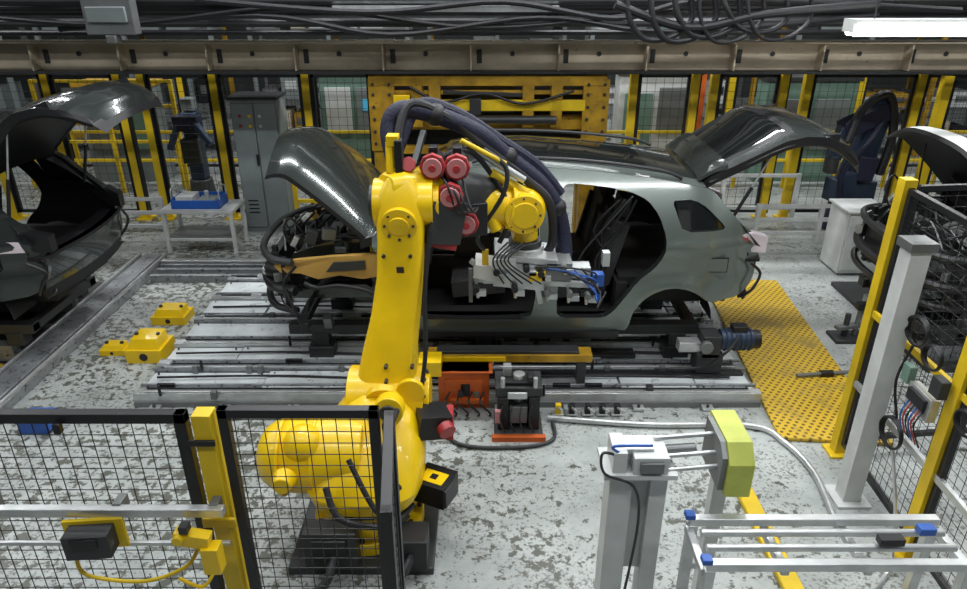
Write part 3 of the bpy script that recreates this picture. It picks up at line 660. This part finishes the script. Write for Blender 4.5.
b.tube([(-.60, 4.8, 2.45), (-.52, 4.95, 2.74), (-.25, 5.02, 2.64), (.10, 5.10, 2.34), (.32, 5.14, 2.16), (.50, 5.14, 1.98), (.54, 5.16, 1.66), (.44, 5.1, 1.50)], .035, BLKR)
b.tube([(-.60, 4.86, 2.45), (-.46, 5.05, 2.72), (-.2, 5.1, 2.66), (.12, 5.2, 2.44), (.40, 5.26, 2.24), (.60, 5.3, 2.0)], .045, NAVY)
b.tube([(-.30, 4.85, 2.4), (-.1, 4.95, 2.42), (.08, 5.0, 2.2), (.2, 4.98, 1.95), (.12, 4.96, 1.72)], .02, BLKR)
b.tube([(.0, 5.0, 2.42), (.16, 4.96, 2.3), (.14, 4.92, 2.1), (-.04, 4.92, 1.8), (.0, 4.98, 1.66)], .018, BLKR)
for t in ((-.34, 5.03, 2.66), (.18, 5.18, 2.32), (.57, 5.25, 1.90)): b.sph(t, .080, BLKR, (1, 1, 1))
b.beam((-.50, 4.7, 2.3), (-.42, 4.95, 2.56), .04, .03, DGR)
b.cyl((-.12, 4.98, 2.46), (.30, 5.05, 2.18), .028, ALU); b.cyl((-.16, 4.93, 2.50), (.16, 4.98, 2.32), .018, YELP)
b.done()

# ------------------------------------------------------------------ front-left guard fence
b = B('safety_fence')
FY = 2.62
b.mesh_panel((-2.75, FY), (-1.335, FY), .15, 1.80, .062, .05, BLK, BLK, .0034)
b.mesh_panel((-1.19, FY), (-.47, FY), .15, 1.82, .062, .045, BLK, BLK, .0034)
b.mesh_panel((-.43, 2.66), (-.36, 2.0), .15, 1.78, .062, .045, BLK, BLK, .0034)
b.bb(-1.30, -1.215, FY-.04, FY+.04, 0, 1.80, YELP); b.bb(-.455, -.415, FY-.03, FY+.03, 0, 1.75, BLK)
for z in (.5, 1.2): b.box((-1.26, FY-.05, z), (.16, .02, .05), YELP)
b.box((-1.27, FY-.045, 1.66), (.12, .015, .03), BLK)
b.beam((-2.75, FY-.11, 1.325), (-1.2, FY-.11, 1.325), .04, .045, ALU); b.beam((-2.75, FY-.11, 1.13), (-1.2, FY-.11, 1.13), .02, .02, ALU)
for x in (-2.3, -1.7, -1.25): b.box((x, FY-.06, 1.325), (.04, .08, .06), MGR)
b.bb(-1.36, -1.17, FY-.1, FY+.1, 0, .02, YELP)
for s in (-2.2, -1.9): b.box((s, FY-.04, 1.74), (.03, .03, .05), BLK)
b.done(.003)
b = B('interlock_switch_box')
b.box((-1.80, FY-.19, 1.22), (.20, .10, .13), DGR, (0, 0, 5)); b.box((-1.80, FY-.14, 1.22), (.27, .02, .17), YELP, (0, 0, 5)); b.box((-1.80, FY-.243, 1.25), (.12, .01, .05), BLK, (0, 0, 5))
b.tube([(-1.88, FY-.2, 1.15), (-1.86, FY-.2, 1.02), (-1.6, FY-.2, .98), (-1.4, FY-.18, 1.05), (-1.33, FY-.16, 1.15)], .010, YELP, seg=8)
b.done(.008)
b = B('gate_latch')
b.box((-1.33, FY-.19, 1.24), (.16, .06, .07), YEL, (0, 12, 0)); b.box((-1.25, FY-.2, 1.13), (.08, .07, .15), YEL); b.cyl((-1.38, FY-.24, 1.26), (-1.38, FY-.16, 1.26), .025, YEL, seg=14)
b.box((-1.35, FY-.2, 1.31), (.04, .05, .04), DGR); b.tube([(-1.24, FY-.22, 1.08), (-1.30, FY-.25, 1.0), (-1.42, FY-.22, 1.02)], .009, YEL, seg=8)
b.done(.006)

# ------------------------------------------------------------------ clamp stand
dz = -.07
b = B('clamp_stand')
b.bb(.66, .78, 2.90, 3.05, 0, 1.28+dz, WHT); b.bb(.88, .97, 2.92, 3.03, 0, 1.28+dz, WHT); b.bb(.60, 1.04, 2.84, 3.15, 0, .02, WHT)
b.bb(.78, .88, 2.97, 2.99, .5, 1.28+dz, WHT)
b.bb(.62, 1.0, 2.86, 3.10, 1.28+dz, 1.31+dz, WHT)
b.box((.70, 2.97, 1.37+dz), (.07, .18, .13), WHT); b.box((.86, 2.97, 1.36+dz), (.18, .20, .10), WHT); b.box((.86, 2.86, 1.36+dz), (.12, .02, .06), MGR); b.box((.78, 2.99, 1.41+dz), (.20, .12, .03), ALU)
for z, y in ((1.42, 3.03), (1.36, 2.95), (1.31, 2.90)): b.cyl((.90, y, z+dz), (1.30, y+.05, z+dz), .013, ALU, seg=12)
b.cyl((.95, 3.0, 1.365+dz), (1.12, 3.02, 1.365+dz), .028, MGR)
b.tube([(.68, 2.9, 1.34), (.60, 2.86, 1.38), (.62, 2.85, 1.26), (.78, 2.87, 1.16), (.83, 2.89, .9), (.80, 2.89, .4)], .008, DGR, seg=8)
b.tube([(.70, 2.9, 1.35), (.66, 2.88, 1.41), (.86, 2.9, 1.40)], .008, BLU, seg=8)
b.prism([(1.22, 2.88, 1.20+dz), (1.22, 2.88, 1.40+dz), (1.22, 2.95, 1.46+dz), (1.22, 3.18, 1.46+dz), (1.22, 3.18, 1.20+dz)], (.03, 0, 0), MGR)
b.prism([(1.25, 2.85, 1.18+dz), (1.25, 2.85, 1.38+dz), (1.25, 2.93, 1.47+dz), (1.25, 3.22, 1.47+dz), (1.25, 3.22, 1.18+dz)], (.13, 0, 0), YELG)
b.bb(1.28, 1.36, 3.08, 3.15, 0, 1.18+dz, WHT)
b.done(.014)

b = B('floor_kerb'); b.bb(1.90, 2.03, 2.2, 4.35, 0, .05, YELP); b.bb(1.90, 2.03, 4.35, 4.42, 0, .12, YELP); b.done(.01)

b = B('roller_frame')
fx0, fx1, fy0, fy1, fz = 1.06, 2.34, 2.48, 2.78, 1.02
for y in (fy0, fy1): b.beam((fx0, y, fz), (fx1, y, fz), .045, .045, ALU)
for x in (fx0, 1.45, 1.85, fx1): b.beam((x, fy0, fz-.05), (x, fy1, fz-.05), .04, .04, ALU)
for x in (fx0+.02, fx1-.02):
    for y in (fy0, fy1): b.beam((x, y, 0), (x, y, fz-.02), .05, .05, ALU)
for z in (.3, .72): b.beam((fx0, fy1, z), (fx1, fy1, z), .04, .04, ALU); b.beam((fx0, fy0, z), (fx1, fy0, z), .04, .04, ALU)
for y in (fy0+.1, fy0+.2): b.cyl((fx0+.03, y, fz+.01), (fx1-.03, y, fz+.01), .02, ALU, seg=12)
for p in ((fx0, fy1, fz+.035), (fx0, fy0, fz+.035)): b.box(p, (.05, .05, .03), BLU)
b.box((2.2, fy1-.12, fz+.05), (.08, .05, .04), BLU); b.box((1.98, fy0+.1, fz+.06), (.12, .05, .04), BLK)
b.done(.004)

# ------------------------------------------------------------------ right-hand guard fence
b = B('safety_fence.001')
b.bb(2.66, 2.79, 4.05, 4.18, 0, 2.0, WHT); b.bb(2.60, 2.85, 3.99, 4.24, 0, .02, WHT); b.box((2.725, 4.115, 2.03), (.17, .17, .06), MGR)
for x, y, h in ((2.90, 4.66, 2.3), (2.86, 3.55, 2.3), (2.84, 2.75, 2.3)): b.bb(x-.045, x+.045, y-.045, y+.045, 0, h, YELP); b.bb(x-.09, x+.09, y-.09, y+.09, 0, .02, YELP)
b.mesh_panel((2.90, 4.60), (2.87, 3.60), .12, 2.25, .07, .04, BLK, BLK, .003)
b.mesh_panel((2.86, 3.50), (2.84, 2.80), .12, 2.25, .07, .04, BLK, BLK, .003)
b.mesh_panel((2.96, 4.66), (4.3, 4.80), .12, 2.25, .08, .04, BLK, BLK, .003)
b.bb(4.33, 4.42, 4.76, 4.85, 0, 2.3, YELP)
for z in (.7, 1.3): b.beam((2.83, 2.8, z), (2.87, 4.6, z), .03, .05, YELP if z > 1 else ALU)
b.done(.003)
b = B('cable_coil')
for (c, r) in (((2.78, 3.95, 1.5), .10), ((2.78, 3.75, 1.42), .08), ((2.77, 3.9, .75), .11), ((2.76, 3.3, 1.25), .08)):
    for k in range(3):
        b.tube([(c[0]-.01*k, c[1]+(r+.006*k)*math.cos(a), c[2]+(r-.004*k)*math.sin(a)) for a in [2*math.pi*i/12 for i in range(13)]], .008, BLK, seg=6, sub=3)
b.tube([(2.77, 3.95, 1.4), (2.76, 4.0, 1.1), (2.77, 3.9, .86)], .01, BLK, seg=6); b.tube([(2.77, 3.85, .64), (2.74, 3.6, .3), (2.66, 3.4, .03), (2.45, 3.2, .02)], .012, ALU, seg=6)
b.done()
b = B('valve_terminal')
b.box((2.77, 3.72, 1.12), (.06, .24, .16), ALU); b.box((2.73, 3.72, 1.14), (.03, .18, .08), BLK); b.box((2.76, 3.60, 1.30), (.06, .10, .12), DGR); b.box((2.76, 3.9, 1.22), (.05, .08, .12), GRN)
for k in range(6): b.tube([(2.74, 3.64+.03*k, 1.1), (2.69, 3.62+.03*k, 1.0), (2.75, 3.6+.04*k, .85)], .006, (BLK, RED, BLU)[k % 3], seg=6)
b.done(.004)

# ------------------------------------------------------------------ overhead structure
b = B('overhead_crossbeam')
b.box((0, 8.95, 2.63), (16, .06, .32), CREAM); b.box((0, 8.86, 2.80), (16, .26, .025), CREAM); b.box((0, 8.86, 2.46), (16, .26, .03), DGR)
x = -7.5
while x < 7.6: b.box((x, 8.84, 2.63), (.02, .18, .30), CREAM); b.box((x+.1, 8.915, 2.63), (.06, .02, .16), DGR); b.cyl((x+.5, 8.92, 2.66), (x+.5, 8.9, 2.66), .03, DGR, seg=8); x += 1.05
for x in (-7.6, 7.6): b.bb(x-.15, x+.15, 8.85, 9.05, 0, 2.46, YELD)
b.done(.004)
b = B('overhead_pipe_rack')
for y, z, r, m in ((8.3, 3.05, .05, DGR), (8.4, 3.20, .04, BLK), (8.0, 3.30, .06, DGR), (9.6, 3.1, .06, MGR), (9.8, 3.3, .05, BLK), (10.2, 3.02, .08, DGR), (8.2, 2.95, .03, BLK)):
    b.cyl((-9, y, z), (9, y+.2, z), r, m, seg=10)
b.box((0, 9.1, 3.10), (18, .4, .05), DGR); b.box((0, 8.9, 3.2), (18, .03, .16), BLK); b.box((-.5, 8.5, 3.42), (15, .3, .1), BLK); b.box((0, 9.4, 3.34), (18, .04, .3), BLK); b.box((0, 10.5, 3.1), (18, .04, .4), BLK)
for x in (-7.5, -5, -2.4, .9, 3, 5.6, 7.5): b.bb(x-.05, x+.05, 9.0, 9.1, 2.84, 7, DGR)
b.tube([(-4.6, 8.1, 3.0), (-2.4, 8.0, 3.14), (-1.0, 8.0, 2.95), (.6, 8.0, 3.12), (2, 8.0, 2.98), (4.2, 8.0, 3.14)], .03, BLK)
b.tube([(-6, 8.0, 3.2), (-4, 8.0, 3.05), (-2, 8.0, 3.22), (0, 8.0, 3.02), (2, 8.0, 3.2)], .025, BLK)
b.tube([(-3, 7.9, 3.3), (-1.2, 7.9, 3.18), (.2, 7.9, 3.28), (1.4, 7.9, 3.12), (2.4, 7.9, 3.3), (5, 7.9, 3.2)], .03, BLKR)
for x in (-5.1, -2.9, -2.7, -1.9): b.box((x, 8.2, 3.36), (.3, .1, .06), BLU)
b.bb(-1.6, .8, 7.98, 8.06, 3.18, 3.24, ALU)
b.done()
b = B('hanging_bracket'); b.bb(-4.05, -3.55, 7.6, 7.75, 2.98, 7, MGR); b.bb(-4.0, -3.6, 7.56, 7.6, 3.10, 3.25, CAB); b.bb(-3.85, -3.75, 7.57, 7.7, 2.90, 2.98, MGR); b.done(.01)
b = B('festoon_cable')
rf_ = random.Random(3)
for k in range(6):
    x0 = 1.30+.22*k; d = rf_.uniform(.0, .14)
    b.tube([(x0, 6.9, 3.34), (x0+.05, 6.88, 3.12+d), (x0+.20, 6.9, 2.97+d), (x0+.44, 6.92, 3.0+d*.5), (x0+.62, 6.95, 3.16), (x0+.60, 6.95, 3.34)], rf_.choice((.018, .024, .028)), BLKR)
b.tube([(1.2, 6.9, 3.30), (1.9, 6.9, 3.10), (2.6, 6.9, 3.22), (3.6, 6.9, 3.30)], .04, BLKR)
b.beam((1.1, 6.95, 3.36), (4.6, 6.95, 3.36), .06, .05, DGR)
for x in (1.2, 2.4, 3.6, 4.5): b.beam((x, 6.95, 3.38), (x, 6.95, 7), .03, .03, DGR)
b.done()
def lamp(name, x0, x1, y, z, m, r=.03):
    b = B(name); b.bb(x0, x1, y-.09, y+.09, z+.05, z+.09, WHT)
    for s in (-.05, .05): b.cyl((x0+.03, y+s, z+.02), (x1-.03, y+s, z+.02), r, m, seg=10)
    b.bb(x0, x0+.03, y-.09, y+.09, z-.01, z+.05, WHT); b.bb(x1-.03, x1, y-.09, y+.09, z-.01, z+.05, WHT)
    for x in (x0+.2, x1-.2): b.cyl((x, y, z+.09), (x, y, 7), .006, DGR, seg=6)
    b.done()
lamp('tube_light', 2.95, 4.3, 6.05, 3.14, TUBE, .06)
lamp('tube_light.001', -1.7, .7, 8.15, 3.38, TUBE2, .015)

b = B('lift_gantry')
for x in (-1.25, 1.38):
    b.bb(x-.13, x+.13, 8.82, 9.02, 0, 2.44, YELD); b.bb(x-.08, x+.08, 9.6, 9.8, 0, 2.42, YELD)
    b.bb(x-.16, x+.16, 8.79, 8.83, 1.5, 2.38, YELD); b.beam((x, 8.9, 2.36), (x, 9.8, 2.36), .14, .14, YELD)
    for z in (1.6, 1.75, 1.9, 2.05, 2.2, 2.32): b.cyl((x-.1, 8.76, z), (x-.1, 8.79, z), .02, DGR, seg=8); b.cyl((x+.1, 8.76, z), (x+.1, 8.79, z), .02, DGR, seg=8)
b.bb(-1.4, 1.5, 8.78, 8.94, 2.30, 2.42, YELD); b.bb(-.75, 1.25, 8.78, 8.86, 2.00, 2.13, YELP); b.bb(-1.25, 1.38, 8.94, 9.1, 1.74, 1.90, YELD); b.bb(-1.2, 1.3, 8.84, 8.9, 2.19, 2.24, YELD)
b.bb(-1.25, 1.38, 9.65, 9.8, 2.0, 2.2, YELD)
for x in (-.82, -.6, .55, .9): b.bb(x-.07, x+.07, 8.78, 9.0, 1.8, 2.32, YELD)
b.beam((-.5, 8.86, 2.22), (.6, 8.86, 2.18), .05, .05, DGR); b.bb(-.3, .4, 9.1, 9.5, 1.7, 2.25, DGR); b.bb(-1.1, -.9, 8.74, 8.78, 1.9, 2.2, YEL)
b.cyl((-.4, 8.76, 1.90), (.9, 8.76, 1.90), .05, DGR); b.bb(-1.2, 1.3, 9.3, 9.32, 1.2, 2.4, BLK); b.beam((-1.2, 8.9, 1.5), (1.3, 8.9, 1.5), .1, .1, YELD)  # thin black sheet stands in for the shadow inside the frame
b.box((-.1, 8.76, 2.06), (.14, .06, .2), DGR); b.tube([(-.9, 8.75, 2.3), (-.5, 8.72, 2.12), (0, 8.72, 2.22), (.5, 8.72, 2.1), (1.1, 8.74, 2.25)], .018, BLK)
b.done(.01)

def bfence(name, xs, y, h, z0=.1, cell=.12, mesh=True):
    b = B(name)
    for x in xs:
        b.bb(x-.055, x+.055, y-.055, y+.055, 0, h, YELP); b.bb(x-.12, x+.12, y-.12, y+.12, 0, .02, YELP)
        b.bb(x+.055, x+.075, y-.06, y+.06, .1, h, BLK)
    if mesh:
        for a, c in zip(xs, xs[1:]):
            if c-a > .5: b.mesh_panel((a+.07, y), (c-.07, y), z0, h-.05, cell, .045, BLK, BLK, .003)
    b.done()
bfence('safety_fence.002', [-7.4, -6.4, -5.35, -5.0, -3.95, -2.6, -1.6], 10.6, 2.25)
bfence('safety_fence.003', [2.2, 3.1, 3.38, 4.4, 4.75, 6.4, 7.7], 10.6, 2.25)
bfence('safety_fence.004', [5.95, 7.4], 9.3, 2.35)
bfence('safety_fence.005', [-8, -5.6, -3.2, -.5, 2, 4.6, 7, 9.5], 13.4, 2.0, cell=.16)
def rails(name, x0, x1, y, m, zs=(.45, .95), mp=None):
    b = B(name); n = max(2, int((x1-x0)/.9)+1)
    for i in range(n):
        x = x0+(x1-x0)*i/(n-1); b.bb(x-.03, x+.03, y-.03, y+.03, 0, zs[-1]+.03, mp or m)
    for z in zs: b.beam((x0, y, z), (x1, y, z), .05, .05, m)
    b.done(.004)
rails('guard_rail', -6.2, -4.6, 9.6, WHT, (.22, .42, .62)); rails('guard_rail.001', 3.9, 5.7, 9.5, WHT, (.15, .35, .55)); rails('guard_rail.002', -2.75, -1.7, 9.9, YELP, (.5, 1.0))
rails('guard_rail.003', -9, 9, 12.3, YELP, (.5, 1.0)); rails('guard_rail.004', 3.6, 4.7, 10.2, WHT, (.3, .8)); rails('guard_rail.005', -7.5, -5.2, 12.0, YELP, (.9, 1.5, 1.9))

b = B('electrical_cabinet')
cx = -3.22; yc = 9.98
b.bb(cx-.33, cx+.33, yc, yc+.45, 0, 1.94, CAB); b.bb(cx-.31, cx-.01, yc-.03, yc, .08, 1.89, CAB); b.bb(cx+.01, cx+.31, yc-.03, yc, .08, 1.89, CAB)
for i in range(3):
    for j in range(2): b.cyl((cx-.2+.14*i, yc-.03, 1.72-.14*j), (cx-.2+.14*i, yc-.05, 1.72-.14*j), .025, (RED, YELP, WHT)[i], seg=8)
for z in (.3, .36, .42, .48): b.bb(cx-.25, cx-.1, yc-.04, yc-.03, z, z+.02, BLK)
b.box((cx-.02, yc-.045, 1.1), (.03, .03, .16), BLK); b.bb(cx-.35, cx+.35, yc-.04, yc+.47, 1.94, 1.98, DGR)
b.done(.006)
def table(name, x0, x1, y0, y1, h):
    b = B(name); b.bb(x0, x1, y0, y1, h-.04, h, WHT)
    for x in (x0+.04, x1-.04):
        for y in (y0+.04, y1-.04): b.bb(x-.025, x+.025, y-.025, y+.025, 0, h-.04, WHT)
    b.bb(x0+.04, x1-.04, y0+.03, y0+.05, .18, .22, WHT); b.bb(x0+.04, x1-.04, y1-.05, y1-.03, .18, .22, WHT)
    b.bb(x0+.05, x1-.05, y0+.05, y1-.05, .22, .24, MGR)
    b.done(.004)
table('work_table', -4.40, -3.40, 9.05, 9.6, .62)
b = B('blue_crate')
x0, x1, y0, y1, z0 = -4.25, -3.60, 9.14, 9.52, .62
b.bb(x0, x1, y0, y1, z0, z0+.02, BLU)
b.bb(x0, x0+.02, y0, y1, z0, z0+.14, BLU); b.bb(x1-.02, x1, y0, y1, z0, z0+.14, BLU); b.bb(x0, x1, y0, y0+.02, z0, z0+.12, BLU); b.bb(x0, x1, y1-.02, y1, z0, z0+.14, BLU)
b.bb(x0+.05, x0+.28, y0+.05, y1-.06, z0+.02, z0+.16, WHT); b.bb(x0+.34, x1-.06, y0+.05, y1-.1, z0+.02, z0+.12, CAB); b.cyl((x0+.45, y0+.15, z0+.12), (x0+.45, y0+.15, z0+.22), .03, ALU)
for x in (x0, x1): b.tube([(x, y0+.05, z0+.12), (x, y0+.08, z0+.26), (x, y1-.08, z0+.26), (x, y1-.05, z0+.12)], .012, ALU, seg=6)
b.done(.006)
b = B('white_cabinet')
b.bb(4.55, 5.05, 8.3, 8.8, .03, .84, WHT); b.bb(4.57, 5.03, 8.28, 8.30, .08, .80, WHT); b.box((4.98, 8.27, .5), (.02, .03, .12), DGR); b.bb(4.52, 5.08, 8.27, 8.83, .84, .87, WHT)
for x in (4.6, 5.0):
    for y in (8.35, 8.75): b.cyl((x, y, 0), (x, y, .04), .02, BLK, seg=8)
b.done(.006)

b = B('covered_robot')
x, y = 5.45, 10.12
b.cyl((x, y, 0), (x, y, .45), .30, MBLU, r2=.24); b.box((x, y, .60), (.55, .45, .34), MBLU, (0, 0, 12))
b.loft([ring((x+.02, y, .7), .24, .2), ring((x+.04, y-.03, 1.1), .20, .18), ring((x+.10, y-.06, 1.5), .17, .16), ring((x+.12, y-.08, 1.85), .20, .18), ring((x+.10, y-.08, 1.98), .1, .1)], MBLU)
b.beam((x+.15, y-.2, 1.80), (x-.45, y-.3, 1.55), .22, .24, NAVY); b.beam((x-.40, y-.3, 1.60), (x-.50, y-.3, 1.15), .18, .18, MBLU); b.cyl((x-.50, y-.3, 1.2), (x-.50, y-.3, .95), .10, DGR)
b.tube([(x+.25, y-.25, .9), (x+.30, y-.25, 1.5), (x+.12, y-.25, 2.02), (x-.25, y-.35, 1.85), (x-.40, y-.42, 1.4)], .06, BLKR)
b.box((x+.0, y-.28, 1.0), (.3, .12, .35), NAVY, (0, 8, 0)); b.box((x-.2, y-.3, .8), (.2, .12, .3), MBLU, (0, -12, 0)); b.tube([(x-.3, y-.35, .5), (x-.35, y-.38, 1.0), (x-.1, y-.4, 1.4), (x+.1, y-.3, 1.7)], .04, NAVY)
b.done(.015)
b = B('assembly_manipulator')
x, y = -4.75, 11.5
b.cyl((x, y, 0), (x, y, .4), .22, DGR, r2=.18); b.bb(x-.12, x+.12, y-.12, y+.12, .4, 1.5, MBLU); b.box((x, y-.15, 1.35), (.4, .25, .25), NAVY); b.beam((x+.1, y-.2, 1.4), (x+.4, y-.35, 1.05), .1, .1, MBLU)
b.beam((x-.1, y-.2, 1.4), (x-.3, y-.3, .95), .1, .1, MBLU); b.box((x, y, 1.62), (.2, .2, .2), CAB); b.box((x, y-.18, .9), (.3, .12, .4), DGR)
b.done(.02)

def rack(name, x0, x1, y, h, seed):
    rnd = random.Random(seed); b = B(name); n = max(1, round((x1-x0)/1.4))
    for i in range(n+1):
        x = x0+(x1-x0)*i/n
        for yy in (y, y+.8): b.bb(x-.04, x+.04, yy-.04, yy+.04, 0, h, rnd.choice((CAB, YELD, MGR)))
    z = .3
    while z < h-.2:
        b.bb(x0, x1, y-.03, y+.83, z-.04, z, MGR); x = x0+.1
        while x < x1-.4:
            w = rnd.uniform(.25, .6); hh = rnd.uniform(.2, .5)
            if x+w > x1: break
            mm = rnd.choice((CAB, GRN, DGR, WHT, CREAM, MGR, YELD, BLK, CAB, WHT)); b.bb(x, x+w, y+.05, y+.7, z, z+hh, mm); b.bb(x+w*.2, x+w*.8, y+.03, y+.05, z+hh*.4, z+hh*.75, rnd.choice((WHT, DGR, MGR)))
            x += w+rnd.uniform(.05, .25)
        z += .72
    b.done()
rack('storage_rack', -9, -5.5, 15, 3.1, 1); rack('storage_rack.001', -4.9, -1.6, 15.6, 3.3, 2); rack('storage_rack.002', 2.2, 5.6, 15, 3.2, 3); rack('storage_rack.003', 6.2, 10.5, 14.6, 3.2, 4); rack('storage_rack.004', -1.2, 1.8, 16.5, 3.4, 5)
rack('storage_rack.005', -13, -9.4, 14.4, 3.3, 6)
b = B('machine_enclosure')
b.bb(-2.9, -1.7, 12.7, 13.2, 0, 1.9, GRN); b.bb(-2.8, -2.35, 12.67, 12.7, .9, 1.7, WHT); b.bb(-2.25, -1.8, 12.67, 12.7, .9, 1.7, CAB); b.bb(-2.15, -1.9, 12.66, 12.67, 1.3, 1.5, SCRN); b.bb(-2.95, -1.65, 12.65, 13.25, 1.9, 2.0, DGR); b.done(.01)
b = B('machine_enclosure.001')
b.bb(2.4, 3.8, 12.7, 13.2, 0, 1.9, WHT); b.bb(2.5, 3.0, 12.67, 12.7, .7, 1.6, GRN); b.bb(3.1, 3.7, 12.67, 12.7, .9, 1.7, MGR); b.bb(2.35, 3.85, 12.65, 13.25, 1.9, 2.0, DGR); b.bb(3.8, 3.9, 12.65, 12.7, 0, 2.3, ORG); b.done(.01)
b = B('machine_enclosure.002')
b.bb(-7.2, -5.9, 12.7, 13.2, 0, 1.7, CAB); b.bb(-7.1, -6.6, 12.67, 12.7, .6, 1.5, MGR); b.bb(-6.5, -6.0, 12.67, 12.7, .6, 1.5, GRN); b.bb(-7.25, -5.85, 12.65, 13.25, 1.7, 1.78, YELD); b.done(.01)
b = B('machine_enclosure.003')
b.bb(5.0, 6.6, 12.7, 13.2, 0, 1.8, GRN); b.bb(5.1, 5.7, 12.67, 12.7, .6, 1.5, MGR); b.bb(5.9, 6.5, 12.67, 12.7, .6, 1.5, CAB); b.bb(4.95, 6.65, 12.65, 13.25, 1.8, 1.88, DGR); b.done(.01)
for i, (x, y, z) in enumerate(((-8, 17.5, 3.1), (-4.5, 18.5, 3.2), (0.5, 18.5, 3.25), (5, 18, 3.1), (8.5, 17, 3.1))):
    lamp('tube_light.%03d' % (i+2), x-.8, x+.8, y, z, TUBE2, .03)
b = B('tool_trolley')
b.cyl((3.85, 6.6, .04), (3.85, 6.6, .30), .03, DGR); b.cyl((3.97, 6.62, .04), (3.98, 6.62, .36), .025, MGR); b.box((3.92, 6.6, .02), (.4, .25, .04), DGR); b.box((3.98, 6.62, .38), (.1, .08, .08), BLK); b.box((3.88, 6.6, .15), (.3, .08, .04), MGR, (0, 0, 15))
b.done(.006)

# ------------------------------------------------------------------ lights
def area(name, loc, sx, sy, e, col=(.97, .99, 1.0), rot=(0, 0, 0)):
    l = bpy.data.lights.new(name, 'AREA'); l.shape = 'RECTANGLE'; l.size = sx; l.size_y = sy; l.energy = e; l.color = col
    o = bpy.data.objects.new(name, l); o.location = loc; o.rotation_euler = [R(a) for a in rot]; scene.collection.objects.link(o)
i = 0
for y, e in ((1.2, 78), (4.6, 118), (7.6, 155), (11.5, 112), (16.0, 85)):
    for x in (-7.5, -2.5, 2.5, 7.5):
        area('ceiling_light_%d' % i, (x+(.8 if i % 2 else -.4), y, 5.6), 3.2, .20, e*(1.12 if x > 0 else .88)); i += 1
w = bpy.data.worlds.new('world'); scene.world = w; w.use_nodes = True
w.node_tree.nodes['Background'].inputs['Color'].default_value = (.72, .82, .88, 1); w.node_tree.nodes['Background'].inputs['Strength'].default_value = .09

cam = bpy.data.cameras.new('camera'); cam.lens = 26.06; cam.sensor_width = 36
co = bpy.data.objects.new('camera', cam); co.location = (0, 0, 3.6); co.rotation_euler = (R(65), 0, 0); scene.collection.objects.link(co); scene.camera = co
